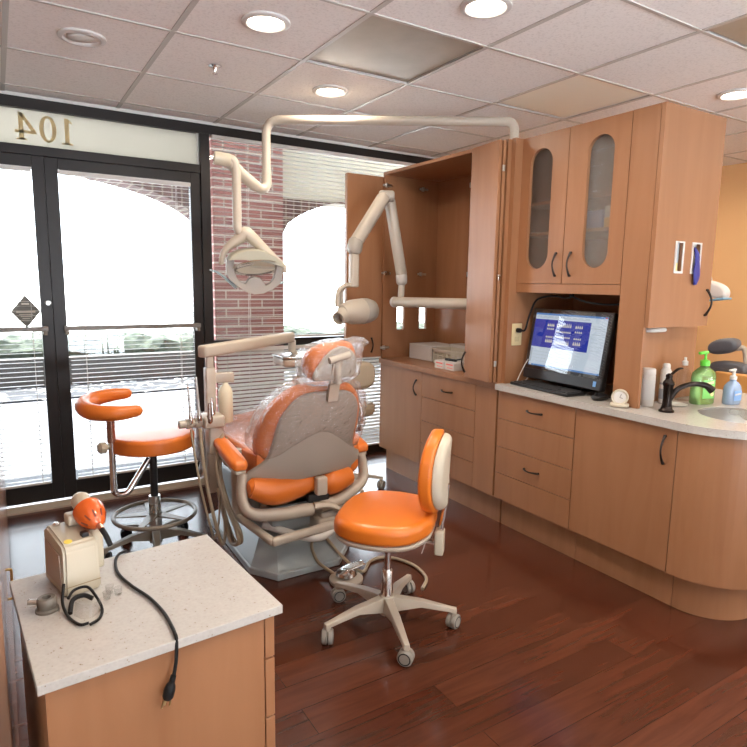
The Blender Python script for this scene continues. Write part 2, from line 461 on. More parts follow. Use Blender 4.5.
b = B(); box(b, -.12, -.06, -2.6, 4.22, 0, ZC + .08); struct('wall_left', b, M['wall_white'], smooth=False)
b = B(); box(b, -.06, -.045, -2.5, 4.1, 0, .10); struct('baseboard_left', b, M['white'], smooth=False)
b = B(); box(b, -.12, .3, -2.7, -2.6, 0, ZC + .08); box(b, 1.9, 5.5, -2.7, -2.6, 0, ZC + .08); box(b, .3, 1.9, -2.7, -2.6, 0, .12); box(b, .3, 1.9, -2.7, -2.6, 2.3, ZC + .08)  # opening added out of view to brighten the ceiling
struct('wall_back', b, M['wall_white'], smooth=False)
b = B(); box(b, 5.4, 5.5, -1.1, 4.22, 0, ZC + .08); box(b, 5.4, 5.5, -2.6, -2.3, 0, ZC + .08); box(b, 5.4, 5.5, -2.3, -1.1, 0, .12); box(b, 5.4, 5.5, -2.3, -1.1, 2.33, ZC + .08)  # added opening beyond the view, letting in light for the ceiling
for yy in (-1.7,): box(b, 5.41, 5.49, yy, yy + .06, .12, 2.33)
struct('wall_right', b, M['wall_orange'], smooth=False)
b = B(); box(b, 3.35, 5.5, 4.16, 4.26, 0, ZC + .08); struct('wall_window', b, M['wall_orange'], smooth=False)
b = B(); box(b, -.12, 3.35, 4.16, 4.26, 2.415, ZC + .08); struct('trim_1', b, M['wall_white'], smooth=False)
# dark wood door leaf lying against the left wall
M['dark_door'] = wood('red brown door veneer', (.30, .16, .10), (.22, .11, .07), .18, (5, 5, .5))
b = B(); box(b, -.058, -.028, 1.15, 3.85, .115, 2.3); d3 = struct('door_3', b, M['dark_door'], bevel=.003)
b = B(); tube(b, fillet([(-.028, 1.93, .48), (-.016, 1.93, .48), (-.016, 1.93, .57), (-.028, 1.93, .57)], .005), .0035, 10)
obj('handle', b, mat('brass', (.6, .42, .16), .3, .9), d3)

# --- storefront frames (dark aluminium), y 4.12 .. 4.20
YW0, YW1 = 4.13, 4.20
b = B()
box(b, -.06, 3.35, YW0, YW1, 2.355, 2.415)           # head
box(b, -.06, 1.20, YW0, YW1, 2.1005, 2.155)           # transom bar
box(b, 1.20, 1.262, YW0 - .01, YW1, 0, 2.355)        # post between doors and window
box(b, 1.262, 3.35, YW0, YW1, .935, .985)            # window rail
box(b, 1.262, 3.35, YW0, YW1, 0, .07)                # sill
box(b, 3.30, 3.35, YW0, YW1, .07, 2.355)
box(b, -.06, -.03, YW0, YW1, 0, 2.355)
wf = struct('window_1', b, M['frame_dark'], smooth=False, bevel=.002)
def part_of(par, name, b, m, **k):
    o = obj(name, b, m, par, **k); return o
b = B(); box(b, 1.262, 3.30, 4.165, 4.171, .985, 2.355); part_of(wf, 'pane', b, M['glass'], smooth=False)
b = B(); box(b, 1.262, 3.30, 4.165, 4.171, .07, .935); part_of(wf, 'pane', b, M['glass'], smooth=False)
b = B(); box(b, -.03, 1.20, 4.165, 4.171, 2.155, 2.355); tp = struct('window_2', b, M['transom'], smooth=False)
b = B(); box(b, 1.186, 1.2, 4.15, 4.163, 2.155, 2.355); part_of(tp, 'frame', b, M['steel'], smooth=False)
# numerals 104 read from outside, mirrored in here
def text_obj(s, size, f, parent, name, m, ext=.001):
    cu = bpy.data.curves.new(name, 'FONT'); cu.body = s; cu.size = size; cu.extrude = ext; cu.align_x = 'CENTER'; cu.align_y = 'CENTER'
    o = bpy.data.objects.new(name, cu); COL.objects.link(o)
    dg = bpy.context.evaluated_depsgraph_get(); me = bpy.data.meshes.new_from_object(o.evaluated_get(dg))
    bpy.data.objects.remove(o); bpy.data.curves.remove(cu)
    bb = bmesh.new(); bb.from_mesh(me); bpy.data.meshes.remove(me)
    for v in bb.verts: v.co = Vector(f(v.co.x, v.co.y, v.co.z))
    return obj(name, bb, m, parent, smooth=False)
def digits(parent):
    bb = B()
    def seg(pts):
        extr(bb, pts, lambda a, c: Vector((a, 4.160, c)), lambda a, c: Vector((a, 4.163, c)))
    z0, z1 = 2.185, 2.335
    def mir(cx, pts): return [(cx - a, z0 + c * (z1 - z0)) for a, c in pts]
    # 1
    seg(mir(.42, [(-.012, 0), (.012, 0), (.012, 1), (-.004, 1), (-.03, .86), (-.03, .8), (-.012, .86)]))
    seg(mir(.42, [(-.03, 0), (.03, 0), (.03, .07), (-.03, .07)]))
    # 0
    n = 28; o1 = [(.045 * math.cos(2 * PI * k / n), .5 + .5 * math.sin(2 * PI * k / n)) for k in range(n)]
    o2 = [(.022 * math.cos(2 * PI * k / n), .5 + .41 * math.sin(2 * PI * k / n)) for k in range(n)]
    O1 = mir(.32, o1); O2 = mir(.32, o2)
    for k in range(n):
        k2 = (k + 1) % n
        seg([O1[k], O1[k2], O2[k2], O2[k]])
    # 4
    seg(mir(.205, [(.008, 0), (.034, 0), (.034, 1), (.012, 1)]))
    seg(mir(.205, [(-.055, .25), (.055, .25), (.055, .36), (-.055, .36)]))
    seg(mir(.205, [(-.055, .33), (-.03, .33), (.03, .98), (.012, 1)]))
    seg(mir(.205, [(-.004, 0), (.048, 0), (.048, .06), (-.004, .06)]))
    return obj('numeral', bb, M['sun_gold'], parent, smooth=False)
digits(tp)

def gdoor(n, x0, x1, inner_r):
    """glazed leaf"""
    b = B(); sw = .095
    gx0, gx1 = x0 + (.07 if n == 2 else .04), x1 - .065
    box(b, x0, gx0, 4.14, 4.185, .02, 2.10); box(b, gx1, x1, 4.14, 4.185, .02, 2.10)
    box(b, gx0, gx1, 4.14, 4.185, 2.035, 2.10); box(b, gx0, gx1, 4.14, 4.185, .02, .13)
    d = struct('door_%d' % n, b, M['frame_dark'], smooth=False, bevel=.002)
    b = B(); box(b, gx0, gx1, 4.165, 4.171, .13, 2.035); part_of(d, 'pane', b, M['glass'], smooth=False)
    b = B(); box(b, gx0 - .02, gx1 + .03, 4.083, 4.10, 1.084, 1.112); obj('push_bar', b, mat('grey bar', (.22, .21, .20), .4), d, bevel=.003)
    for xx in (gx0 - .015, gx1 + .005):
        b = B(); box(b, xx, xx + .02, 4.085, 4.14, 1.06, 1.112); obj('bar_bracket', b, M['taupe'], d, bevel=.002)
    return d, gx0, gx1
dR, r0, r1 = gdoor(2, .2865, 1.1985, True)
dL, l0, l1 = gdoor(1, -.5, .2855, True)
b = B(); lathe(b, [(.0, .0), (.016, 0), (.018, -.006), (.012, -.012), (0, -.012)], (.262, 4.14, 1.25), (0, 1, 0), 20); obj('lock_cylinder', b, M['steel'], dL)
b = B(); box(b, -.03, 1.2, 4.02, 4.13, 0, .012); struct('trim_2', b, mat('threshold', (.5, .42, .33), .5), smooth=False)
# diamond sticker on the glass
b = B(); c = (.142, 4.150, 1.20); s = .078
b.faces.new([b.verts.new((c[0] + dx, c[1], c[2] + dz)) for dx, dz in ((-s, 0), (0, -s * 1.25), (s, 0), (0, s * 1.25))])
g = bmesh.ops.extrude_face_region(b, geom=b.faces[:]); bmesh.ops.translate(b, verts=[v for v in g['geom'] if isinstance(v, bmesh.types.BMVert)], vec=(0, .002, 0))
st = obj('door_sticker', b, mat('grey sticker', (.20, .19, .17), .5), smooth=False); tag(st, 'grey diamond security sticker on the glass of the door beside the lock', 'sticker')
b = B(); box(b, .142 - .05, .142 + .05, 4.1475, 4.149, 1.193, 1.206)
for k in range(4): box(b, .142 - .036 + .008 * k, .142 + .036 - .008 * k, 4.1475, 4.149, 1.180 - .012 * k, 1.184 - .012 * k)
box(b, .142 - .02, .142 + .02, 4.1475, 4.149, 1.24, 1.25)
obj('printed_band', b, mat('sticker print', (.75, .70, .62), .6), st, smooth=False)

# --- blinds
def blind(x0, x1, z0, z1, y, tilt, label, pitch=.028, w=.031, headh=.025, headmat=None, mats=None):
    t = empty('window_blind', ((x0 + x1) / 2, y, z0), label, 'blind', None)
    b = B(); box(b, x0, x1, y - .014, y + .014, z1 - headh, z1); obj('headrail', b, M['white'], t, bevel=.002)
    b = B(); z = z1 - headh - pitch * .6; k = 0
    ct, stt = math.cos(tilt), math.sin(tilt)
    while z > z0 + .02:
        ps = []
        for u in (-1, -.35, .35, 1):
            cam = .0012 * (1 - u * u)
            ps.append((u * w / 2 * ct - cam * stt, u * w / 2 * stt + cam * ct))
        top = [[b.verts.new((x, y + dy, z + dz + .0002)) for dy, dz in ps] for x in (x0 + .004, x1 - .004)]
        bot = [[b.verts.new((x, y + dy, z + dz - .0002)) for dy, dz in ps] for x in (x0 + .004, x1 - .004)]
        for i in range(3):
            b.faces.new((top[0][i], top[1][i], top[1][i + 1], top[0][i + 1]))
            b.faces.new((bot[0][i], bot[0][i + 1], bot[1][i + 1], bot[1][i]))
        for i in (0, 3):
            b.faces.new((top[0][i], top[1][i], bot[1][i], bot[0][i]))
        z -= pitch
    obj('slats', b, M['slat'], t, smooth=False)
    b = B(); box(b, x0 + .002, x1 - .002, y - .011, y + .011, z0, z0 + .014); obj('bottom_rail', b, M['white'], t, bevel=.002)
    b = B()
    n = 3 if x1 - x0 > 1 else 2
    for i in range(n):
        xx = x0 + (x1 - x0) * (.12 + .76 * i / (n - 1))
        for dy in (-.0145, .0145):
            b = B(); box(b, xx - .0012, xx + .0012, y + dy - .0006, y + dy + .0006, z0 + .01, z1 - .01); obj('ladder_cord', b, M['white'], t, smooth=False)
    b = B(); cyl(b, (x0 + .07, y - .022, z1 - .03), (x0 + .07, y - .022, z1 - .03 - .5 * (z1 - z0)), .003, 8); obj('tilt_wand', b, M['clear'], t)
    return t
blind(1.275, 3.29, .995, 2.35, 4.112, R(0), 'white mini blind open over the wide upper window beside brick pillar')
blind(1.275, 3.29, .075, .93, 4.112, R(27), 'white mini blind half closed over the low window behind the dental chair')
blind(r0 + .005, r1 - .005, .135, 2.03, 4.125, R(1), 'white mini blind inside the full glass door behind the round stool')
blind(l0 + .3, l1 - .005, .135, 2.03, 4.125, R(1), 'white mini blind inside the glass door that carries the diamond sticker')

# ------------------------------------------------------------------ outside
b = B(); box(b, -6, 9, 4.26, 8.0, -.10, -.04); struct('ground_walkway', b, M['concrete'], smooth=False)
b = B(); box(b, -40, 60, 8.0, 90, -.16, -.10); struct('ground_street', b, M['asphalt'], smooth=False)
b = B(); box(b, -8, 12, 8.0, 9.0, -.10, -.02); tag(obj('sunfleck_bed', b, M['sunfleck_planting'], smooth=False), 'dark planting bed with painted sunflecks outside the glass doors', 'sunfleck_planting', kind='stuff')
b = B(); box(b, -8, 12, 9.02, 9.2, -.10, .34); struct('kerb_wall', b, mat('grey kerb', (.085, .083, .08), .9), smooth=False)
b = B()
rng = random.Random(3)
pts = []
nx, ny = 160, 7
for i in range(nx + 1):
    row = []
    for j in range(ny + 1):
        x = -8 + 20 * i / nx; a = PI * j / ny
        hh = .60 + .05 * math.sin(x * 2.1) + rng.uniform(-.045, .045)
        row.append(b.verts.new((x + rng.uniform(-.04, .04), 9.72 - .40 * math.cos(a) + rng.uniform(-.04, .04), max(-.1, -.1 + (hh + .1) * math.sin(a) ** .45 if j not in (0, ny) else -.1))))
    pts.append(row)
for i in range(nx):
    for j in range(ny): b.faces.new((pts[i][j], pts[i + 1][j], pts[i + 1][j + 1], pts[i][j + 1]))
tag(obj('hedge', b, M['hedge'], smooth=False), 'low grey green hedge behind the kerb outside the doors', 'hedge', kind='stuff')
# brick arcade: pillar and two arches
b = B(); box(b, 1.70, 2.38, 5.5, 6.1, -.10, 3.1); struct('pillar_1', b, M['brick'], smooth=False)
def arch(name, xa, xb, spring, crown, y0, y1, top, m, topm):
    n = 36; lo = []
    for k in range(n + 1):
        t = k / n; x = xa + (xb - xa) * t; u = 2 * t - 1
        lo.append((x, spring + (crown - spring) * math.sqrt(max(0, 1 - u * u))))
    b = B()
    for (xa_, za), (xb_, zb) in zip(lo, lo[1:]):
        vs = [b.verts.new(q) for q in ((xa_, y0, za), (xb_, y0, zb), (xb_, y0, top), (xa_, y0, top), (xa_, y1, za), (xb_, y1, zb), (xb_, y1, top), (xa_, y1, top))]
        for f in ((0, 1, 2, 3), (7, 6, 5, 4), (0, 4, 5, 1)): b.faces.new([vs[i] for i in f])
    struct(name, b, m, smooth=False)
    b = B(); box(b, xa, xb, y0 + .02, y1 - .02, top, 3.1); struct(name + '_stucco', b, topm, smooth=False)
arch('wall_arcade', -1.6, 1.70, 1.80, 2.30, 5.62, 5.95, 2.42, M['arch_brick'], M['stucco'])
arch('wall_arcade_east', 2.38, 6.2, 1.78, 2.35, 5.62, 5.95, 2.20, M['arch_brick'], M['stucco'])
b = B(); box(b, -1.6 - .7, -1.6, 5.5, 6.1, -.10, 3.1); struct('pillar_2', b, M['brick'], smooth=False)
b = B(); box(b, -2.3, 7, 4.26, 6.1, 3.1, 3.2); struct('ceiling_walkway', b, M['stucco'], smooth=False)

# ------------------------------------------------------------------ ceiling things
def can(x, y, label, lit=True):
    t = empty('recessed_light', (x, y, ZC), label, 'ceiling light', 'recessed ceiling lights')
    b = B(); lathe(b, [(.098, 0), (.098, -.004), (.088, -.009), (.078, -.009), (.072, -.002), (.072, .03), (.0725, .031), (.098, .031)], (x, y, ZC), (0, 0, 1), 36); obj('trim_ring', b, M['white'], t)
    b = B()
    if lit: lathe(b, [(0, -.003), (.05, -.002), (.071, .004), (.071, .012), (0, .012)], (x, y, ZC), (0, 0, 1), 32); obj('lamp', b, M['lamp'], t)
    else:
        lathe(b, [(0, -.012), (.04, -.010), (.056, -.002), (.058, .02), (0, .02)], (x - .004, y + .004, ZC), (-.12, -.12, 1), 32); obj('lamp', b, M['grey_can'], t)
    return t
can(1.00, 2.47, 'lit recessed ceiling light above the instrument bench side of room')
can(.39, 3.07, 'unlit grey recessed ceiling light close to the glass doors', False)
can(1.63, 3.11, 'lit recessed ceiling light just above the pole arm of the dental lamp')
can(1.64, 1.87, 'lit recessed ceiling light cut by the top of the photo')
can(3.47, 1.90, 'lit recessed ceiling light beyond the wall cabinet toward orange wall')
LAMPS = [(1.0, 2.47, 1), (1.63, 3.11, 1), (1.64, 1.87, 1), (3.47, 1.90, 1), (.9, .4, 1.3), (2.2, .2, 1.3), (3.9, .1, 1.3), (4.4, 3.0, 1), (1.6, -1.4, 1.2), (3.6, -1.3, 1.2), (4.7, 1.2, 1)]  # entries beyond the visible cans are unseen lamps, added to brighten the room
b = B(); lathe(b, [(.032, 0), (.032, -.004), (.014, -.008), (.010, -.018), (.006, -.03), (.006, -.034), (.013, -.036), (.013, -.038), (0, -.038)], (.98, 3.08, ZC), (0, 0, 1), 24)
tag(obj('sprinkler_head', b, M['chrome']), 'small chrome fire sprinkler head in the ceiling', 'sprinkler')
def cpanel(i, j, label, m):
    x0 = GX + i * TX; y1 = GY - j * TY
    b = B(); box(b, x0 + .013, x0 + TX - .013, y1 - TY + .013, y1 - .013, ZC + .008, ZC + .014)
    tag(obj('ceiling_panel', b, m, smooth=False), label, 'ceiling panel', 'unlit ceiling panels')
cpanel(2, 1, 'unlit grey glossy ceiling panel between three round ceiling lights', M['lens'])
cpanel(4, 3, 'unlit brown grey ceiling panel at the edge of the photo above wall cabinet', M['lens'])
cpanel(4, 1, 'pale ceiling panel just showing over the top of the glazed wall cabinet', mat('pale lens', (.85, .83, .74), .35))

# ------------------------------------------------------------------ cabinets
XF = 2.39; TH = .019
def pull(parent, y, z, vertical=True, x=XF, L=.10, axis='x', r=.0042):
    """bow handle standing off a face whose outward normal is -x (axis x) or -y (axis y)"""
    b = B(); h = L / 2; pts = []
    n = 14
    for k in range(n + 1):
        t = k / n; s = -h + L * t; d = .006 + .022 * math.sin(PI * t)
        pts.append((s, d))
    P = []
    for s, d in pts:
        if axis == 'x': P.append((x - d, y, z + s) if vertical else (x - d, y + s, z))
        else: P.append((y, x - d, z + s))
    rr = [r * (1.5 - .55 * math.sin(PI * k / n)) for k in range(n + 1)]
    tube(b, P, rr, 10)
    for s in (-h, h):
        if axis == 'x': a = (x, y, z + s) if vertical else (x, y + s, z); c = (x - .008, a[1], a[2])
        else: a = (y, x, z + s); c = (y, x - .008, z + s)
        cyl(b, a, c, r * 1.5, 10)
    return obj('handle', b, M['handle'], parent)

def front(name, parent, y0, y1, z0, z1, x=XF, gap=.0015):
    b = B(); box(b, x, x + TH, y0 + gap, y1 - gap, z0 + gap, z1 - gap); return obj(name, b, M['wood'], parent, bevel=.0012)

ZB, ZT = .175, .812
def carcass(parent, y0, y1, z0, z1, x0=XF + TH + .001, x1=2.99):
    b = B(); t = .018
    box(b, x0, x1, y0, y0 + t, z0, z1); box(b, x0, x1, y1 - t, y1, z0, z1)
    box(b, x0, x1, y0 + t, y1 - t, z0, z0 + t); box(b, x0, x1, y0 + t, y1 - t, z1 - t, z1); box(b, x1 - t, x1, y0 + t, y1 - t, z0 + t, z1 - t)
    return obj('body', b, M['wood'], parent, smooth=False)
def plinth(parent, y0, y1, x=2.457):
    b = B(); box(b, x, 2.95, y0, y1, 0, ZB - .001); return obj('plinth', b, M['wood'], parent, smooth=False)

DIV = [ZB, .33, .485, .648, ZT]
# far base cabinet (below the tall open one)
t = empty('base_cabinet', (2.7, 3.2, 0), 'far maple base cabinet with one door and four drawers under the open cabinet', 'cabinet')
carcass(t, 2.50, 3.74, ZB, ZT); plinth(t, 2.50, 3.74)
d = front('door', t, 3.22, 3.74, ZB, ZT); pull(d, 3.28, .70)
for k in range(4):
    d = front('drawer', t, 2.68, 3.22, DIV[k], DIV[k + 1])
    if k == 3: pull(d, 2.95, .725, False)
front('filler_panel', t, 2.50, 2.68, ZB - .0, ZT + .0)
# near four-drawer cabinet
t = empty('base_cabinet', (2.7, 2.2, 0), 'maple base cabinet of four drawers under the computer', 'cabinet')
carcass(t, 1.945, 2.488, ZB, ZT); plinth(t, 1.945, 2.488)
for k in range(4):
    d = front('drawer', t, 1.945, 2.488, DIV[k], DIV[k + 1])
    if k in (1, 3): pull(d, 2.21, (DIV[k] + DIV[k + 1]) / 2, False)
# sink base with a wide door
t = empty('base_cabinet', (2.7, 1.68, 0), 'maple sink base cabinet with one wide door and a bow handle', 'cabinet')
carcass(t, 1.415, 1.942, ZB, ZT - .22); plinth(t, 1.415, 1.942)
d = front('door', t, 1.415, 1.942, ZB, ZT); pull(d, 1.468, .712, L=.12)
# curved end cabinet
def corner(r, x0, yend, xr, ybk, n=16, x_end=3.35):
    """outline (x,y): straight front from ybk, quarter round, end face to x_end and back"""
    pts = [(x0, ybk)]
    cx, cy = x0 + r, yend + r
    for k in range(n + 1):
        a = PI + (PI / 2) * k / n
        pts.append((cx + r * math.cos(a), cy + r * math.sin(a)))
    pts += [(x_end, yend), (x_end, ybk)]
    return pts
t = empty('curved_end_cabinet', (2.8, 1.25, 0), 'maple end cabinet with a curved panel rounding the corner below the sink', 'cabinet')
o = corner(.30, XF, 1.11, 0, 1.412)
b = B(); extr(b, corner(.275, XF + .0215, 1.1315, 0, 1.411), lambda x, y: Vector((x, y, ZB)), lambda x, y: Vector((x, y, ZT - .22))); 
obj('body', b, M['wood'], t, angle=30)
b = B()
oo = corner(.30, XF, 1.11, 0, 1.412); ii = corner(.28, XF + .02, 1.13, 0, 1.412)
n = len(oo) - 1
for k in range(n - 1):
    a, c = oo[k], oo[k + 1]; e, f = ii[k], ii[k + 1]
    vs = [b.verts.new((*p, z)) for z in (ZB, ZT) for p in (a, c, f, e)]
    for fc in ((3, 2, 1, 0), (4, 5, 6, 7), (0, 1, 5, 4), (2, 3, 7, 6)): b.faces.new([vs[i] for i in fc])
obj('curved_panel', b, M['wood'], t, angle=30)
b = B(); extr(b, corner(.22, 2.457, 1.185, 0, 1.412), lambda x, y: Vector((x, y, 0)), lambda x, y: Vector((x, y, ZB - .001))); obj('plinth', b, M['wood'], t, angle=30)

# worktop with a round sink cut-out
def worktop():
    z0, z1 = ZT, .845
    o = corner(.33, 2.368, 1.085, 0, 2.495, n=16, x_end=3.38)
    bm = B(); outer = [Vector((x, y)) for x, y in o]
    sc_, sr = Vector((2.775, 1.345)), .186
    # region split: keep a square patch round the sink, bridge hole and patch
    s = .23
    hole = [sc_ + Vector((sr * math.cos(2 * PI * k / 48), sr * math.sin(2 * PI * k / 48))) for k in range(48)]
    for z in (z0, z1):
        es = []
        for ring in (outer, hole):
            vs = [bm.verts.new((p.x, p.y, z)) for p in ring]
            es += [bm.edges.new((vs[i], vs[(i + 1) % len(vs)])) for i in range(len(vs))]
        bmesh.ops.triangle_fill(bm, use_beauty=True, edges=es)
    bm.verts.ensure_lookup_table()
    nO, nH = len(outer), len(hole)
    base = 0
    lo = [v for v in bm.verts if abs(v.co.z - z0) < 1e-6]; hi = [v for v in bm.verts if abs(v.co.z - z1) < 1e-6]
    for off, n in ((0, nO), (nO, nH)):
        for i in range(n):
            a, c = off + i, off + (i + 1) % n
            bm.faces.new((lo[a], lo[c], hi[c], hi[a]))
    return bm
ct = obj('worktop', worktop(), M['quartz'], smooth=False); tag(ct, 'long speckled white quartz worktop running from computer niche to rounded sink end', 'worktop')
t = obj('sink', (lambda b: (lathe(b, [(.182, .0), (.182, -.004), (.180, -.02), (.175, -.10), (.15, -.14), (.06, -.15), (.0, -.152), (0, -.156), (.06, -.156), (.155, -.146), (.180, -.10), (.1848, 0)], (2.775, 1.345, .838), (0, 0, 1), 48), b)[1])(B()), M['steel'], angle=60)
tag(t, 'round brushed steel sink bowl set into the worktop', 'sink')
b = B(); lathe(b, [(0, 0), (.028, 0), (.03, .003), (.018, .004), (0, .002)], (2.775, 1.345, .838 - .1515), (0, 0, 1), 24); obj('drain', b, M['chrome'], t)

# tall open cabinet
t = empty('tall_cabinet', (2.65, 3.1, .815), 'tall open maple cabinet housing the x-ray arm beside the window', 'cabinet')
ZTC = 2.175
b = B()
box(b, XF - .0, 2.89, 3.72, 3.74, .847, ZTC)     # far side with two hand slots: rebuilt below
b.free()
b = B()
sl = [(2.515, 2.58, 1.06, 1.245), (2.72, 2.785, 1.06, 1.245)]
ys = (3.72, 3.74)
xs = [XF, sl[0][0], sl[0][1], sl[1][0], sl[1][1], 2.89]
for k in range(5):
    if k in (1, 3):
        box(b, xs[k], xs[k + 1], *ys, .85, 1.06); box(b, xs[k], xs[k + 1], *ys, 1.245, ZTC - .02)
    else: box(b, xs[k], xs[k + 1], *ys, .85, ZTC - .02)
bmesh.ops.remove_doubles(b, verts=b.verts, dist=.0001)
obj('side_panel', b, M['wood'], t, smooth=False)
b = B(); box(b, XF, 2.89, 2.50, 2.52, .85, ZTC - .02); obj('side_panel', b, M['wood'], t, smooth=False)
b = B(); box(b, 2.87, 2.89, 2.52, 3.72, .85, ZTC - .02); obj('back_panel', b, M['wood'], t, smooth=False)
b = B(); box(b, XF, 2.89, 2.50, 3.74, ZTC - .02, ZTC); obj('top_panel', b, M['wood'], t, smooth=False)
b = B(); box(b, XF - .012, 2.99, 2.50, 3.745, .8135, .85); obj('shelf', b, M['wood'], t, bevel=.002)
def leaf(p0, p1, z0, z1, th=.019):
    b = B(); p0 = Vector((*p0, 0)); p1 = Vector((*p1, 0)); d = (p1 - p0)
    c = (p0 + p1) / 2 + Vector((0, 0, (z0 + z1) / 2))
    obox(b, c, (d.length, th, z1 - z0), Matrix.Rotation(math.atan2(d.y, d.x), 4, 'Z'))
    return obj('door', b, M['wood'], t, bevel=.0012)
d = leaf((2.10, 3.757), (2.408, 3.7555), .86, 2.145)
b = B(); P = [(2.31, 3.745 - .006 - .02 * math.sin(PI * k / 12), .90 + .10 * k / 12) for k in range(13)]; tube(b, P, .005, 8)
for zz in (.90, 1.0): cyl(b, (2.31, 3.7445, zz), (2.31, 3.734, zz), .006, 8)
obj('handle', b, M['handle'], d)
leaf((2.105, 3.779), (2.408, 3.7775), .86, 2.145)
# folded pair across the near part of the opening
d = leaf((2.338, 2.503), (2.366, 2.755), .852, 2.165)
b = B(); nrm = Vector((-.99, .1, 0)); base = Vector((2.3505, 2.725, 0)) + nrm * .0095
P = [base + nrm * (.004 + .024 * math.sin(PI * k / 14)) + Vector((0, 0, .885 + .12 * k / 14)) for k in range(15)]
tube(b, P, [.0045 * (1.5 - .5 * math.sin(PI * k / 14)) for k in range(15)], 10); obj('handle', b, M['handle'], d)
d2 = leaf((2.366, 2.50), (2.3765, 2.75), .852, 2.165)
def hinge(p, ax):
    b = B(); x, y, z = p
    if ax == 'x':
        rbox(b, x - .030, x + .045, y - .012, y - .0, z - .008, z + .008, .003); rbox(b, x - .012, x + .006, y - .018, y, z - .015, z + .015, .003)
    elif ax == 'y':
        rbox(b, x - .010, x, y - .045, y - .006, z - .009, z + .009, .003); rbox(b, x - .014, x, y - .012, y + .006, z - .017, z + .017, .003)
    else:
        rbox(b, x - .004, x + .012, y - .010, y + .001, z - .016, z + .016, .003)
    return obj('hinge', b, M['steel'], t)
for z in (2.085, 1.47, .93):
    hinge((2.40, 3.719, z), 'x')
for z in (2.085, 1.47): hinge((2.72, 3.719, z), 'x'); hinge((2.869, 3.35, z), 'y')
for z in (2.02, 1.44, .96): hinge((2.352, 2.497, z), 'z')

# wall cabinet with two glazed doors, over the computer
t = empty('glazed_wall_cabinet', (2.65, 2.1, 1.36), 'maple wall cabinet with two doors and long oval glass panes above computer', 'cabinet')
XU = 2.47
YL, YR = 2.496, 1.803
ZU = 2.180
b = B(); x0, x1, th = XU + .021, 2.945, .018
box(b, x0, x1, YR, YR + th, 1.362, ZU); box(b, x0, x1, YL - th, YL, 1.362, ZU)
box(b, x0, x1, YR + th, YL - th, 1.41, 1.428); box(b, x0, x1, YR + th, YL - th, ZU - th, ZU); box(b, x1 - .01, x1, YR + th, YL - th, 1.428, ZU - th)
obj('body', b, M['wood'], t, smooth=False)
b = B(); box(b, XU, XU + .02, YR + .001, YL, 1.361, 1.408); obj('lower_rail', b, M['wood'], t, smooth=False)
for z in (1.665, 1.825):
    b = B(); box(b, x0 + .008, x1 - .012, YR + th, YL - th, z, z + .016); obj('shelf', b, M['wood'], t, smooth=False)
def oval_door(y0, y1, gy, gw, gz0, gz1, handle_y, gm='frost'):
    """door in plane x with a stadium cut-out"""
    bm = B(); n = 20; ov = []
    for k in range(n + 1):
        a = PI * k / n; ov.append(Vector((gy + gw * math.cos(a), gz1 - gw + gw * math.sin(a))))
    for k in range(n + 1):
        a = PI + PI * k / n; ov.append(Vector((gy + gw * math.cos(a), gz0 + gw + gw * math.sin(a))))
    out = [Vector((y0 + .0015, 1.411)), Vector((y1 - .0015, 1.411)), Vector((y1 - .0015, ZU - .001)), Vector((y0 + .0015, ZU - .001))]
    xs2 = (XU, XU + TH)
    for x in xs2:
        es = []
        for ring in (out, ov):
            vs = [bm.verts.new((x, p.x, p.y)) for p in ring]
            es += [bm.edges.new((vs[i], vs[(i + 1) % len(vs)])) for i in range(len(vs))]
        bmesh.ops.triangle_fill(bm, use_beauty=True, edges=es)
    lo = [v for v in bm.verts if abs(v.co.x - xs2[0]) < 1e-6]; hi = [v for v in bm.verts if abs(v.co.x - xs2[1]) < 1e-6]
    for off, m_ in ((0, 4), (4, len(ov))):
        for i in range(m_):
            a, c = off + i, off + (i + 1) % m_
            bm.faces.new((lo[a], lo[c], hi[c], hi[a]))
    d = obj('door', bm, M['wood'], t, smooth=False)
    b = B(); extr(b, [(p.x, p.y) for p in [Vector((gy, (gz0 + gz1) / 2)) + (q - Vector((gy, (gz0 + gz1) / 2))) * 1.04 for q in ov]], lambda y, z: Vector((XU + TH + .001, y, z)), lambda y, z: Vector((XU + TH + .004, y, z)))
    obj('glass_pane', b, M[gm], d, smooth=False)
    pull(d, handle_y, 1.508, L=.114, x=XU)
oval_door(2.155, YL, 2.333, .076, 1.488, 2.108, 2.197)
oval_door(YR + .001, 2.153, 1.962, .074, 1.488, 2.108, 2.103, 'frost_glare')
# things behind the glass
for (y0, y1, z0, h, m_, lab) in ((1.955, 2.045, 1.6815, .085, 'navy', 'navy blue box behind the brighter oval glass pane'), (1.885, 1.945, 1.6815, .10, 'paper', 'white and orange carton beside the navy box behind oval glass'),
                          ):
    b = B(); box(b, 2.503, 2.62, y0, y1, z0 - .0005, z0 + h); o = obj('supply_box', b, M[m_], bevel=.003); tag(o, lab, 'box')
    if m_ == 'paper':
        b = B(); box(b, 2.5015, 2.5025, y0 + .002, y1 - .002, z0, z0 + .045); obj('orange_band', b, mat('orange print', (.85, .45, .12), .6), o, smooth=False)

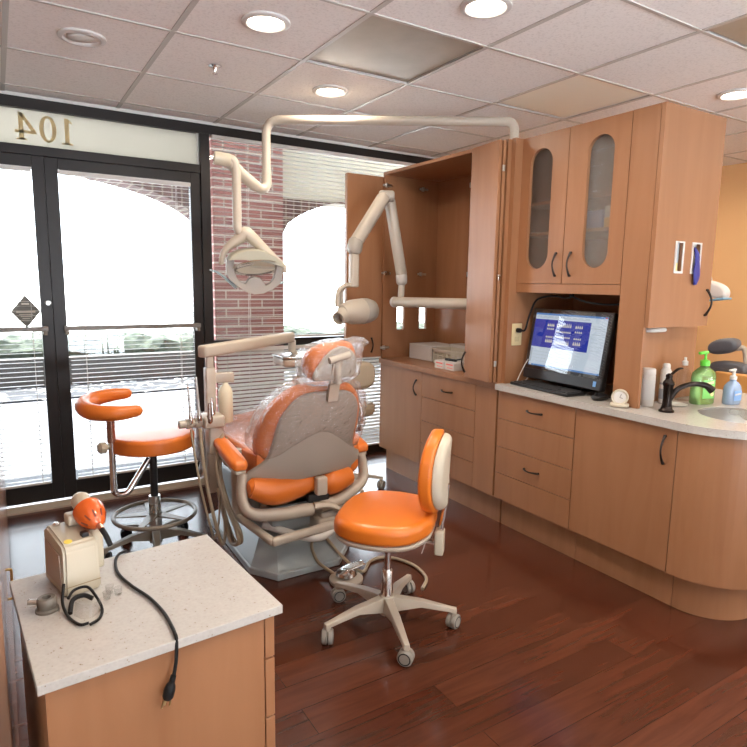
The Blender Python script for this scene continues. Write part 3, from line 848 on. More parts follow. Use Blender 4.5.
# side cabinet at the end, facing the camera
t = empty('end_wall_cabinet', (2.62, 1.68, 1.22), 'maple end wall cabinet with glove dispenser slots above the faucet', 'cabinet')
b = B(); box(b, XU, XU + .02, 1.667, 1.802, .8462, ZU); obj('face_panel', b, M['wood'], t, smooth=False)
b = B(); x0, x1 = XU + .021, 2.935
box(b, x0, x1, 1.667, 1.801, 1.217, 1.235); box(b, x0, x1, 1.667, 1.801, ZU - .018, ZU); box(b, x1 - .018, x1, 1.667, 1.801, 1.235, ZU - .018)
box(b, x0, x1 - .018, 1.788, 1.801, 1.235, 1.36); obj('body', b, M['wood'], t, smooth=False)
def slot_door():
    b = B(); z0, z1 = 1.467, 1.605
    xs = [XU, 2.625, 2.687, 2.756, 2.826, 2.94]
    for k in range(5):
        if k in (1, 3): box(b, xs[k], xs[k + 1], 1.645, 1.6645, 1.218, z0); box(b, xs[k], xs[k + 1], 1.645, 1.6645, z1, ZU)
        else: box(b, xs[k], xs[k + 1], 1.645, 1.6645, 1.218, ZU)
    bmesh.ops.remove_doubles(b, verts=b.verts, dist=.0001)
    for f in [f for f in b.faces if all(len(e.link_faces) > 2 for e in f.edges)]: pass
    return obj('door', b, M['wood'], t, smooth=False)
d = slot_door(); 
for x0, x1 in ((2.625, 2.687), (2.756, 2.826)):
    b = B(); e = .007
    box(b, x0 - .003, x0 + e, 1.641, 1.6449, 1.464, 1.608); box(b, x1 - e, x1 + .003, 1.641, 1.6449, 1.464, 1.608)
    box(b, x0 + e, x1 - e, 1.641, 1.6449, 1.464, 1.464 + e + .003); box(b, x0 + e, x1 - e, 1.641, 1.6449, 1.608 - e, 1.608); obj('slot_frame', b, M['white'], d, smooth=False)
b = B(); P = [(2.907, 1.645 - .006 - .024 * math.sin(PI * k / 14), 1.27 + .12 * k / 14) for k in range(15)]; tube(b, P, [.0045 * (1.5 - .5 * math.sin(PI * k / 14)) for k in range(15)], 10)
for zz in (1.27, 1.39): cyl(b, (2.907, 1.645, zz), (2.907, 1.637, zz), .006, 8)
obj('handle', b, M['handle'], d)
# glove boxes behind the slots
gb = []
for x0, x1, m_, lab in ((2.61, 2.70, mat('pale blue card', (.55, .62, .66), .6), 'pale blue tissue box seen through the slot nearer the cabinet corner'), (2.742, 2.84, M['paper'], 'white glove box in the second dispenser slot with a blue glove')):
    b = B(); box(b, x0, x1, 1.668, 1.78, 1.2355, 1.66); o = obj('glove_box', b, m_, bevel=.003); tag(o, lab, 'glove box'); gb.append(o)
b = B(); box(b, 2.64, 2.68, 1.662, 1.667, 1.474, 1.512); tag(obj('tissue', b, mat('yellow tissue', (.85, .72, .30), .8), smooth=False), 'pale yellow slip showing at the foot of the first slot', 'tissue')
b = B()
rings = []
for k in range(9):
    s = k / 8; z = 1.585 - .17 * s; y = 1.656 - .022 * min(1, s * 2.2) - .004 * math.sin(3 * s * PI); xx = 2.792 + .006 * math.sin(5 * s); w = [.008, .014, .018, .016, .022, .026, .026, .02, .010][k]; d_ = .007
    rings.append([b.verts.new((xx + w * math.cos(2 * PI * q / 10), y + d_ * math.sin(2 * PI * q / 10), z + .004 * math.sin(q * 2.4))) for q in range(10)])
for a, c in zip(rings, rings[1:]):
    for q in range(10): b.faces.new((a[q], a[(q + 1) % 10], c[(q + 1) % 10], c[q]))
b.faces.new(rings[0]); b.faces.new(rings[-1][::-1])
tag(obj('latex_glove', b, M['blue']), 'dark blue latex glove hanging out of the dispenser slot', 'glove')
# side board below and niche panels
b = B(); box(b, XU + .021, 3.03, 1.742, 1.757, .8462, 1.2165); o = obj('niche_side_panel', b, M['wood'], smooth=False); tag(o, 'maple upright panel between the computer niche and the faucet', 'panel')
b = B(); box(b, 2.9455, 2.962, 1.81, 2.49, .8462, 2.17); o = obj('niche_back_panel', b, M['wood'], smooth=False); tag(o, 'maple back panel behind the computer', 'panel')
b = B(); box(b, 2.415, 2.469, 2.470, 2.4985, .8462, 2.18); box(b, 2.4695, 2.9445, 2.470, 2.4985, .8462, 1.3605); o = obj('niche_side_panel', b, M['wood'], smooth=False); tag(o, 'tall maple upright panel carrying the electrical outlet beside the computer', 'panel')
# the pull-down white fold under the end cabinet
b = B(); pad(b, ellipse(.07, .05, 24, 3), 0, .028, .012, lambda a, c, h: Vector((2.60 + a, 1.70 + c * .7, 1.1935 + h * .7)))
tag(obj('paper_towel_dispenser', b, M['paper']), 'white folded paper towels poking from under the end wall cabinet', 'paper towels')

# ------------------------------------------------------------------ niche contents
# all-in-one computer: screen plane tilted
A = Vector((2.575, 2.455, 0)); Bq = Vector((2.545, 1.905, 0))
def monitor():
    t = empty('desktop_computer', (2.6, 2.18, .846), 'black all-in-one computer with a tooth chart on its screen in the niche', 'computer')
    W, Hh = .545, .395
    cx = Vector((2.555, 2.175, 1.078))
    ux = Vector((-.035, -1, 0)).normalized(); tilt = R(9)
    uz = Vector((math.sin(tilt), 0, math.cos(tilt))); nn = ux.cross(uz)  # n towards viewer?
    if nn.x > 0: nn = -nn
    uz = nn.cross(ux) if nn.cross(ux).z > 0 else ux.cross(nn)
    def f(a, c, h): return cx + ux * a + uz * c + nn * h
    def slab(a0, a1, c0, c1, h0, h1, b, mi=0):
        extr(b, [(a0, c0), (a1, c0), (a1, c1), (a0, c1)], lambda a, c: f(a, c, h0), lambda a, c: f(a, c, h1), mi)
    b = B(); slab(-W / 2, W / 2, -Hh / 2, Hh / 2, -.035, 0, b); body = obj('screen_housing', b, M['black'], t, bevel=.006)
    b = B(); slab(-W / 2 + .004, W / 2 - .004, -Hh / 2 + .004, -Hh / 2 + .055, .0005, .004, b); obj('chin', b, mat('black gloss', (.02, .02, .023), .3), t, bevel=.002)
    # speaker dots and logo tag
    b = B(); slab(W / 2 - .05, W / 2 - .032, -Hh / 2 + .018, -Hh / 2 + .045, .0045, .0055, b); obj('sticker', b, mat('blue sticker', (.15, .35, .7), .4), body, smooth=False)
    mats = [emis('screen blue', (.04, .06, .42), .5), emis('screen pale', (.66, .76, .86), .5), emis('screen teeth', (.95, .88, .65), .5), emis('screen bar', (.12, .28, .62), .5), emis('screen dark', (.02, .025, .06), .5), emis('screen grey', (.45, .52, .58), .5), emis('screen red', (.7, .08, .06), .5)]
    b = B()
    a0, a1, c0, c1 = -W / 2 + .028, W / 2 - .028, -Hh / 2 + .075, Hh / 2 - .025
    sw, sh = a1 - a0, c1 - c0
    def q(u0, u1, v0, v1, h, mi): slab(a0 + sw * u0, a0 + sw * u1, c0 + sh * v0, c0 + sh * v1, h - .0006, h, b, mi)
    q(0, 1, 0, 1, .0012, 1)
    q(0, 1, .965, 1, .0016, 3)                       # title bar
    q(0, 1, 0, .03, .0016, 3)                        # task bar
    q(0, .80, .36, .885, .0016, 0)                   # blue chart area
    q(.02, .78, .915, .925, .0018, 5); q(.965, .99, .97, .99, .0018, 6)
    for k in range(9): q(.03 + .085 * k, .09 + .085 * k, .935, .945, .0018, 5)
    q(.81, .98, .78, .79, .0018, 5)
    for k in range(7): q(.83, .97, .40 + .07 * k, .405 + .07 * k, .0018, 5)
    for k in range(4): q(.05, .70, .09 + .06 * k, .094 + .06 * k, .0018, 5)
    q(.005, .03, .06, .33, .0018, 5); q(.02, .045, .004, .026, .0018, 2)
    # tooth rows
    for (v, u0, nT, hh, tw) in ((.76, .34, 8, .07, .014), (.66, .34, 8, .03, .018), (.565, .34, 8, .03, .018), (.44, .34, 8, .075, .014), (.76, .20, 4, .05, .018), (.70, .20, 4, .03, .018), (.55, .20, 4, .03, .018), (.46, .20, 4, .06, .018),
                                (.76, .60, 4, .05, .016), (.68, .60, 4, .03, .018), (.56, .60, 4, .03, .018), (.46, .60, 4, .06, .016)):
        for k in range(nT):
            u = u0 + k * .0265
            slab(a0 + sw * u, a0 + sw * (u + tw), c0 + sh * v, c0 + sh * (v + hh * .6), .0014, .0020, b, 2)
            extr(b, [(a0 + sw * (u + .002), c0 + sh * (v + hh * .6)), (a0 + sw * (u + tw - .002), c0 + sh * (v + hh * .6)), (a0 + sw * (u + tw / 2), c0 + sh * (v + hh * 1.2))], lambda a, c: f(a, c, .0014), lambda a, c: f(a, c, .0020), 2)
    obj('screen', b, mats, t, smooth=False)
    b = B(); slab(-W / 2 + .003, W / 2 - .003, -Hh / 2 + .057, Hh / 2 - .004, .0026, .0032, b); obj('screen_glass', b, glassy('screen glass', (.97, .97, .97), .03, .02), t, smooth=False)
    b = B(); rbox(b, 2.60, 2.615, 2.10, 2.25, .853, 1.0, .003); rbox(b, 2.56, 2.72, 2.06, 2.29, .846, .854, .003); obj('stand', b, M['black'], t)
monitor()
# keyboard
t = empty('keyboard', (2.475, 2.2, .846), 'black keyboard lying in front of the computer', 'keyboard')
kr = Matrix.Translation((2.475, 2.215, .846)) @ Matrix.Rotation(R(-4), 4, 'Z')
b = B(); vs = rbox(b, -.06, .075, -.205, .225, .0005, .016, .004); bmesh.ops.transform(b, matrix=kr, verts=b.verts); obj('keyboard_tray', b, M['black'], t)
b = B()
for i in range(5):
    for j in range(17): 
        if random.random() < .97: box(b, -.048 + i * .022, -.030 + i * .022, -.193 + j * .0235, -.173 + j * .0235, .0158, .021)
bmesh.ops.transform(b, matrix=kr, verts=b.verts); obj('keys', b, mat('key black', (.03, .03, .032), .5), t, smooth=False)
# mouse
b = B(); pad(b, ellipse(.052, .03, 28, 2.3), 0, .026, .014, lambda a, c, h: Vector((2.50 + a, 1.893 + c, .846 + h)), bulge=.008)
t = obj('computer_mouse', b, M['black']); tag(t, 'black computer mouse between the keyboard and the small cream clock', 'mouse')
b = B(); lathe(b, [(0, -.003), (.008, -.003), (.008, .003), (0, .003)], (2.468, 1.893, .8775), (0, 1, 0), 14); obj('scroll_wheel', b, M['rubber'], t)
b = B(); tube(b, cat([(2.555, 1.893, .852), (2.60, 1.88, .850), (2.66, 1.90, .850), (2.70, 1.97, .850)], 6), .002, 6); obj('cord', b, M['rubber'], t)
# little clock
t = empty('desk_clock', (2.435, 1.735, .846), 'small round cream desk clock on the worktop beside the mouse', 'clock')
d = Vector((-.86, -.5, 0)).normalized(); c = Vector((2.435, 1.735, .8915))
b = B(); lathe(b, [(0, -.018), (.03, -.018), (.037, -.012), (.038, .006), (.034, .013), (.030, .011), (.028, .008), (0, .008)], c, d, 32); body = obj('case', b, M['cream'], t)
b = B(); lathe(b, [(0, 0), (.027, 0), (.027, .0012), (0, .0012)], c + d * .0082, d, 28); obj('dial', b, M['paper'], body)
b = B(); s = Vector((-d.y, d.x, 0)); 
beam(b, c + d * .011, c + d * .011 + Vector((0, 0, .016)) + s * .006, .002, .001, up=d); beam(b, c + d * .0115, c + d * .0115 + s * .013 - Vector((0, 0, .003)), .002, .001, up=d); obj('clock_hand', b, M['black'], body, smooth=False)
b = B(); pad(b, ellipse(.042, .028, 28, 3), 0, .016, .006, lambda a, e, h: c - Vector((0, 0, .044)) + s * a + d * e + Vector((0, 0, h))); obj('foot', b, M['cream'], t)
# outlet
t = empty('power_outlet', (2.49, 2.4695, 1.125), 'almond electrical outlet on the side of the computer niche', 'outlet')
b = B(); rbox(b, 2.450, 2.525, 2.4635, 2.4695, 1.062, 1.185, .002); obj('cover_plate', b, M['outlet'], t)
for z in (1.098, 1.148):
    b = B(); rbox(b, 2.471, 2.504, 2.4615, 2.464, z - .014, z + .014, .002); obj('socket', b, mat('almond', (.5, .40, .22), .4), t)
# cables in the niche
b = B(); cyl(b, (2.487, 2.461, 1.148), (2.487, 2.438, 1.148), .013, 14); tube(b, cat([(2.487, 2.44, 1.148), (2.50, 2.415, 1.155), (2.51, 2.40, 1.23), (2.52, 2.36, 1.32), (2.54, 2.27, 1.345), (2.56, 2.19, 1.335), (2.56, 2.15, 1.35), (2.57, 2.16, 1.356)], 8), .0055, 8)
t = obj('power_cable', b, M['rubber']); tag(t, 'thick black power cable looping from the almond outlet over the computer', 'cable')
b = B(); tube(b, cat([(2.50, 2.12, 1.355), (2.52, 2.05, 1.325), (2.54, 1.95, 1.312), (2.54, 1.87, 1.314), (2.54, 1.815, 1.32)], 8), .005, 8)
tag(obj('power_cable', b, M['rubber']), 'black cable slung across the top of niche above screen edge', 'cable')
b = B(); tube(b, cat([(2.52, 2.40, .99), (2.50, 2.42, .93), (2.47, 2.43, .853), (2.52, 2.43, .851), (2.57, 2.42, .90)], 8), .0022, 6)
tag(obj('data_cable', b, M['white']), 'thin white cable looping beside the computer near the keyboard', 'cable')
b = B(); rbox(b, 2.50, 2.60, 2.26, 2.40, 1.398, 1.4095, .003); tag(obj('undershelf_light', b, M['white']), 'slim white fixture under the wall cabinet', 'light fixture')

# ------------------------------------------------------------------ tall cabinet contents
t = empty('storage_basket', (2.62, 3.2, .851), 'cream plastic slotted storage basket on the open cabinet shelf', 'basket')
bx0, bx1, by0, by1, bz0, bz1 = 2.58, 2.735, 3.00, 3.35, .8515, .952
b = B(); e = .004
def slotted(b, fixed, a0, a1, ax):
    n = 7; rib = .010
    rows = [bz0, bz0 + .014, bz0 + .018 + .006]
    for z0_, z1_ in ((bz0, bz0 + .016), (bz1 - .022, bz1)):
        if ax == 'x': box(b, fixed, fixed + e, a0, a1, z0_, z1_)
        else: box(b, a0, a1, fixed, fixed + e, z0_, z1_)
    for k in range(3):
        zz = bz0 + .027 + k * .0145
        if ax == 'x': box(b, fixed, fixed + e, a0, a1, zz, zz + .006)
        else: box(b, a0, a1, fixed, fixed + e, zz, zz + .006)
    for k in range(n + 1):
        s = a0 + (a1 - a0 - rib) * k / n
        if ax == 'x': box(b, fixed + .0005, fixed + e - .0005, s, s + rib, bz0 + .016, bz1 - .022)
        else: box(b, s, s + rib, fixed + .0005, fixed + e - .0005, bz0 + .016, bz1 - .022)
slotted(b, bx0, by0, by1, 'x'); slotted(b, bx1 - e, by0, by1, 'x'); slotted(b, by0, bx0, bx1, 'y'); slotted(b, by1 - e, bx0, bx1, 'y')
box(b, bx0, bx1, by0, by1, bz0, bz0 + .004); obj('basket_body', b, M['cream'], t, smooth=False)
b = B()
box(b, bx0 - .014, bx1 + .014, by0 - .014, by0, bz1 - .004, bz1 + .002); box(b, bx0 - .014, bx1 + .014, by1, by1 + .014, bz1 - .004, bz1 + .002); box(b, bx0 - .014, bx0, by0, by1, bz1 - .004, bz1 + .002); box(b, bx1, bx1 + .014, by0, by1, bz1 - .004, bz1 + .002)
obj('rim', b, M['cream'], t, smooth=False)
b = B(); box(b, 2.60, 2.84, 3.40, 3.67, .8515, .960); tag(obj('supply_carton', b, M['paper'], bevel=.002), 'white carton behind the slotted basket in the open cabinet', 'box')
b = B(); box(b, 2.752, 2.865, 3.05, 3.38, .8515, .975); tag(obj('supply_carton', b, M['paper'], bevel=.002), 'flat white carton against the back of the open cabinet', 'box')
for k, (y0, y1, lab) in enumerate(((3.055, 3.155, 'small white box with red print nearer the basket'), (2.95, 3.05, 'small white box with red print under the black tool'))):
    b = B(); box(b, 2.44, 2.56, y0, y1 - .003, .8515, .902); o = obj('supply_carton', b, M['paper'], bevel=.002); tag(o, lab, 'box')
    b = B(); box(b, 2.4385, 2.4395, y0 + .012, y1 - .02, .884, .892); box(b, 2.4385, 2.4395, y0 + .012, y1 - .03, .864, .868); obj('red_print', b, M['red_print'], o, smooth=False)
b = B(); rbeam(b, (2.49, 3.10, .910), (2.50, 3.00, .910), .02, .015, .005); rbeam(b, (2.50, 3.01, .912), (2.51, 2.96, .925), .014, .01, .004); tag(obj('hand_tool', b, M['black']), 'black hand tool lying on the small red printed boxes', 'tool')

# ------------------------------------------------------------------ sink end
# faucet
t = empty('faucet', (2.565, 1.555, .846), 'dark bronze single lever faucet at the rim of the sink', 'faucet')
fc = Vector((2.535, 1.565, .8455))
b = B(); lathe(b, [(0, 0), (.033, 0), (.033, .006), (.026, .012), (.021, .03), (.019, .06), (.021, .115), (.025, .125), (.024, .135), (.016, .145), (.013, .155), (.015, .160), (.014, .168), (.006, .174), (0, .175)], fc, (0, 0, 1), 28); body = obj('body', b, M['bronze_faucet'], t)
b = B(); tube(b, cat([fc + Vector((.008, -.005, .06)), fc + Vector((.035, -.025, .105)), fc + Vector((.08, -.06, .128)), fc + Vector((.125, -.095, .125)), fc + Vector((.15, -.115, .103))], 6), [.017, .015, .014, .014, .014, .015, .018][:2] and [.014 - .003 * math.sin(PI * k / 24) + .004 * (k / 24) ** 3 for k in range(25)], 14); obj('spout', b, M['bronze_faucet'], t)
b = B(); tube(b, cat([fc + Vector((.0, 0, .160)), fc + Vector((.03, .0, .176)), fc + Vector((.065, .0, .190)), fc + Vector((.09, 0, .192))], 5), [.007, .010], 12, flat=.45); obj('lever', b, M['bronze_faucet'], t)
def bottle(name, c, prof, m, label, cat_, seg=28):
    t = empty(name, c, label, cat_)
    return t
# white tube cylinder (wipes) and can
c = Vector((2.585, 1.698, .8455))
t = empty('wipes_canister', c, 'white cylindrical canister on worktop beside the upright panel', 'canister')
b = B(); lathe(b, [(0, 0), (.03, 0), (.031, .004), (.031, .14), (.029, .146), (0, .146)], c, (0, 0, 1), 28); obj('body', b, M['white'], t)
b = B(); lathe(b, [(0, .1462), (.030, .1462), (.031, .150), (.030, .172), (.026, .178), (0, .178)], c, (0, 0, 1), 28); obj('lid', b, M['white'], t)
b = B(); lathe(b, [(.0313, .03), (.0316, .03), (.0316, .125), (.0313, .125)], c, (0, 0, 1), 28); obj('paper_label', b, mat('grey print label', (.62, .62, .62), .6), t)
c = Vector((2.725, 1.70, .8455))
t = empty('spray_can', c, 'slim white spray can standing behind the faucet', 'spray can')
b = B(); lathe(b, [(0, 0), (.024, 0), (.025, .004), (.025, .155), (.018, .168), (.012, .17), (0, .17)], c, (0, 0, 1), 24); o = obj('body', b, M['white'], t)
b = B(); lathe(b, [(0, .1702), (.018, .1702), (.018, .186), (.013, .192), (0, .192)], c, (0, 0, 1), 20); obj('cap', b, M['paper'], t)
b = B(); lathe(b, [(.0252, .02), (.0255, .02), (.0255, .07), (.0252, .07)], c, (0, 0, 1), 24); lathe(b, [(.0252, .09), (.0255, .09), (.0255, .10), (.0252, .10)], c, (0, 0, 1), 24); obj('paper_label', b, mat('grey stripe', (.3, .32, .36), .6), t)
b = B(); lathe(b, [(0, 0), (.05, 0), (.056, .005), (.053, .006), (.048, .003), (0, .003)], (2.72, 1.64, .8458), (0, 0, 1), 36); tag(obj('small_tray', b, mat('pale green plate', (.62, .66, .60), .3)), 'flat pale round dish lying between faucet and green soap', 'dish')
# green soap
c = Vector((2.875, 1.60, .8455))
t = empty('soap_bottle', c, 'green liquid soap bottle with a bright green pump behind the sink', 'soap bottle')
def fr(c, ang): 
    ca, sa = math.cos(ang), math.sin(ang); return lambda a, e, h: c + Vector((a * ca - e * sa, a * sa + e * ca, h))
f = fr(c, R(-12))
def sq_bottle(bm, prof, f, e=3.0, n=32):
    rings = []
    for (wa, wb, h) in prof: rings.append([bm.verts.new(f(p.x, p.y, h)) for p in ellipse(wa, wb, n, e)])
    for a, c_ in zip(rings, rings[1:]):
        for k in range(n): bm.faces.new((a[k], a[(k + 1) % n], c_[(k + 1) % n], c_[k]))
    bm.faces.new(rings[0][::-1]); bm.faces.new(rings[-1])
b = B(); sq_bottle(b, [(.058, .03, 0), (.062, .034, .006), (.062, .034, .13), (.058, .032, .150), (.035, .024, .168), (.018, .018, .178), (.016, .016, .185)], f); obj('body', b, M['green_gel'], t)
b = B(); 
for s in (-1,):
    extr(b, [(-.036, .03), (.036, .03), (.036, .12), (-.036, .12)], lambda a, h: f(a, -.0345, h), lambda a, h: f(a, -.0355, h))
obj('front_label', b, mat('green label', (.22, .66, .16), .4), t, smooth=False)
b = B(); extr(b, [(-.032, .094), (.028, .102), (.028, .114), (-.032, .106)], lambda a, h: f(a, -.0356, h), lambda a, h: f(a, -.0363, h))
lathe(b, [(0, 0), (.010, 0), (.010, .0008), (0, .0008)], f(.022, -.0356, .05), f(0, -1, 0) - f(0, 0, 0), 14); obj('label_print', b, mat('white and yellow print', (.85, .82, .4), .5), t, smooth=False)
b = B(); lathe(b, [(0, .185), (.022, .185), (.022, .208), (.012, .214), (.006, .216), (.006, .245), (0, .245)], c, (0, 0, 1), 20)
rbeam(b, f(.012, 0, .250), f(-.045, -.004, .246), .018, .014, .005); obj('pump', b, M['green_pump'], t)
# clear bottle behind the green
c = Vector((2.87, 1.695, .8455)); t = empty('clear_bottle', c, 'clear bottle with white spout half hidden behind the green soap', 'bottle')
b = B(); lathe(b, [(0, 0), (.032, 0), (.033, .006), (.033, .13), (.02, .155), (.012, .165), (.012, .175), (0, .175)], c, (0, 0, 1), 24); obj('body', b, M['clear'], t)
b = B(); lathe(b, [(0, .1752), (.014, .1752), (.014, .195), (.006, .2), (.006, .215), (0, .215)], c, (0, 0, 1), 18); obj('cap', b, M['white'], t)
# blue soap
c = Vector((3.0, 1.525, .8455)); f = fr(c, R(-8))
t = empty('soap_bottle', c, 'small blue hand soap bottle with clear pump at the far rim of sink', 'soap bottle')
b = B(); sq_bottle(b, [(.042, .026, 0), (.046, .03, .006), (.046, .03, .07), (.042, .028, .088), (.028, .02, .104), (.013, .013, .112), (.013, .013, .12)], f, 2.6); obj('body', b, M['blue_gel'], t)
b = B(); extr(b, [(-.026, .02), (.026, .02), (.026, .068), (-.026, .068)], lambda a, h: f(a, -.0305, h), lambda a, h: f(a, -.0315, h)); obj('front_label', b, mat('blue label', (.20, .40, .75), .4), t, smooth=False)
b = B(); extr(b, [(-.02, .046), (.02, .050), (.02, .058), (-.02, .054)], lambda a, h: f(a, -.0318, h), lambda a, h: f(a, -.0324, h)); obj('label_print', b, M['paper'], t, smooth=False)
b = B(); lathe(b, [(0, .12), (.016, .12), (.016, .135), (.007, .14), (.007, .165), (0, .165)], c, (0, 0, 1), 20); rbeam(b, f(.01, 0, .168), f(-.032, 0, .164), .014, .01, .004); obj('pump', b, M['white'], t)

# ------------------------------------------------------------------ room beyond: second unit
t = empty('dental_chair', (4.35, 2.3, 0), 'second dental chair with dark headrest and orange shell seen beyond the sink', 'dental chair')
X2 = 4.3
fh = lambda a, e, h: Vector((X2 + h, 2.27 + a, 1.0 + e - a * .22))
b = B(); pad(b, ellipse(.10, .055, 32, 2.3), -.05, .05, .03, fh, .01); obj('headrest', b, M['dark_grey'], t)
b = B(); tube(b, cat([(X2 + .02, 2.20, .99), (X2 + .03, 2.15, .99), (X2 + .03, 2.13, .90), (X2 + .03, 2.14, .84)], 6), .018, 12); obj('headrest_bracket', b, M['beige'], t)
b = B(); pad(b, ellipse(.13, .05, 32, 2.6), -.06, .06, .03, lambda a, e, h: Vector((X2 + h, 2.21 + a, .85 + e)), .01); obj('back_cushion', b, M['dark_grey'], t)
b = B(); pad(b, [Vector(p) for p in ((-.20, -.40), (.10, -.40), (.10, .10), (.06, .14), (-.16, .14), (-.20, .10))], -.03, .03, .012, lambda a, e, h: Vector((X2 - .07 + h, 2.20 + a, .69 + e))); obj('back_shell', b, mat('orange shell', (.70, .36, .11), .4), t)
b = B(); rbox(b, 4.1, 4.5, 2.0, 2.5, .0, .06, .02); rbox(b, 4.2, 4.4, 2.1, 2.4, .06, .32, .03); obj('base', b, M['grey_base'], t)
b = B(); rbox(b, 4.15, 4.75, 2.0, 2.45, .33, .44, .04); obj('seat', b, M['dark_grey'], t)
t = empty('dental_light', (4.0, 2.2, 1.38), 'white dental light head with blue handle edge peeking past the end wall cabinet', 'dental light')
b = B(); pad(b, ellipse(.085, .05, 32, 2.4), -.05, .03, .02, lambda a, e, h: Vector((4.0 + h, 2.20 + a, 1.39 + e + .3 * a)), .02); obj('lamp_housing', b, M['white'], t)
b = B(); rbeam(b, (4.0, 2.12, 1.335), (4.0, 2.27, 1.315), .1, .012, .004); obj('handle', b, mat('blue handle', (.2, .42, .6), .4), t)
b = B(); tube(b, cat([(4.0, 2.24, 1.42), (4.02, 2.30, 1.6), (4.02, 2.32, 2.0), (4.02, 2.32, ZC)], 6), .018, 12); obj('arm', b, M['beige'], t)
# support bracket for second chair cushions
# ------------------------------------------------------------------ dental light on pole
t = empty('dental_light', (2.45, 2.47, 2.173), 'beige overhead dental light hanging from a long pole arm in front of window', 'dental light')
b = B(); tube(b, fillet([(2.45, 2.522, 2.174), (2.45, 2.522, 2.275), (1.375, 3.41, 2.312), (1.375, 3.41, 1.945)], .085, 10), .025, 20); obj('pole_arm', b, M['beige'], t)
b = B(); cyl(b, (1.375, 3.41, 2.03), (1.375, 3.41, 1.94), .0275, 20); tube(b, cat([(1.375, 3.41, 2.0), (1.372, 3.405, 1.955), (1.345, 3.395, 1.925), (1.30, 3.385, 1.935), (1.22, 3.37, 1.985), (1.14, 3.355, 2.04), (1.10, 3.35, 2.055)], 8), [.028] * 24 + [.032] * 25, 18); obj('balance_arm', b, M['beige'], t)
b = B(); lathe(b, [(0, -.045), (.030, -.045), (.036, -.04), (.036, .035), (.030, .045), (0, .045)], (1.095, 3.35, 2.055), (1, -.25, -.1), 26); obj('elbow_joint', b, M['ivory'], t)
b = B(); tube(b, cat([(1.11, 3.348, 2.06), (1.15, 3.343, 2.055), (1.168, 3.342, 2.01), (1.17, 3.342, 1.90), (1.17, 3.342, 1.75), (1.172, 3.342, 1.69), (1.198, 3.342, 1.655)], 8), .025, 18); obj('drop_tube', b, M['beige'], t)
# head: shell (hood) over reflector with handles; plane facing camera-left/down
hc = Vector((1.255, 3.33, 1.50)); hx = Vector((.93, .36, 0)).normalized(); hz = Vector((-.1, -.25, .95)).normalized(); hy = hz.cross(hx); hx = hy.cross(hz)
hc = Vector((1.263, 3.35, 1.50)); hx = Vector((.97, -.20, -.05)).normalized(); hz = Vector((0, -.12, 1)); hy = hz.cross(hx).normalized(); hz = hx.cross(hy)
g = lambda a, e, h: hc + hx * a + hz * e + hy * h
def q2(pts): return [((200 + x * .1339 - 247) / 168, (262 - 220 - y * .1339) / 168) for x, y in pts]
b = B(); yk = cat([(*p, 0) for p in q2([(128, 325), (135, 270), (160, 225), (205, 180), (255, 140), (285, 105), (320, 125), (370, 165), (440, 220), (510, 270), (560, 305), (578, 350)])], 5)
nk = len(yk)
tube(b, [g(p.x, p.y, -.0) for p in yk], [.016 + .026 * math.sin(PI * k / (nk - 1)) ** 2 for k in range(nk)], 16, flat=.85); obj('yoke', b, M['beige'], t)
for s_ in ((128, 325), (578, 350)):
    a_, e_ = q2([s_])[0]
    b = B(); lathe(b, [(0, -.022), (.010, -.022), (.014, -.015), (.014, .02), (.010, .026), (0, .026)], g(a_, e_ + .01, 0), hz, 16); obj('pivot', b, M['beige'], t)
b = B(); ho_ = q2([(165, 300), (185, 262), (235, 232), (300, 212), (370, 206), (430, 218), (490, 248), (545, 285), (565, 305), (555, 322), (480, 300), (390, 288), (300, 284), (220, 288)])
extr(b, ho_[::-1], lambda a, e: g(a, e, -.09), lambda a, e: g(a, e, .055)); bmesh.ops.bevel(b, geom=b.edges[:], offset=.006, segments=3, affect='EDGES'); obj('hood', b, M['olive'], t, angle=60)
b = B(); nv = Vector((.0, -.30, -.95)).normalized(); lathe(b, [(0, 0), (.05, .003), (.10, .010), (.138, .022), (.141, .020), (.102, .004), (.05, -.006), (0, -.009)], g(.02, -.022, -.0) - nv * .016, nv, 40); rf = obj('reflector', b, mat('mirror reflector', (.9, .80, .68), .10, 1), t, angle=70)
b = B(); pad(b, ellipse(.085, .03, 30, 2.2), 0, .008, .004, lambda a, e, h: g(a + .06, -.014 + e * .5, .02 + h)); obj('lens', b, M['cream'], rf)
b = B(); fo = q2([(162, 295), (160, 340), (165, 395), (195, 445), (245, 485), (305, 520), (370, 535), (435, 525), (500, 492), (545, 455), (565, 410), (560, 320), (515, 312), (515, 350), (500, 410), (478, 445), (448, 462), (432, 440), (410, 415), (360, 405), (322, 425), (300, 462), (262, 448), (235, 415), (218, 370), (215, 295)])
extr(b, fo[::-1], lambda a, e: g(a, e, -.018), lambda a, e: g(a, e, .018)); obj('handle_frame', b, M['putty'], t, angle=50, bevel=.004)
for pts, rr2 in (([(55, 385), (95, 395), (150, 425), (200, 465), (245, 498)], [.008, .022]), ([(560, 445), (590, 440), (615, 432), (645, 445)], [.015, .007])):
    P = [g(a, e, .03) for a, e in q2(pts)]
    b = B(); tube(b, cat(P, 6), rr2, 12, flat=.5); obj('handle', b, M['bluegrey'], t)

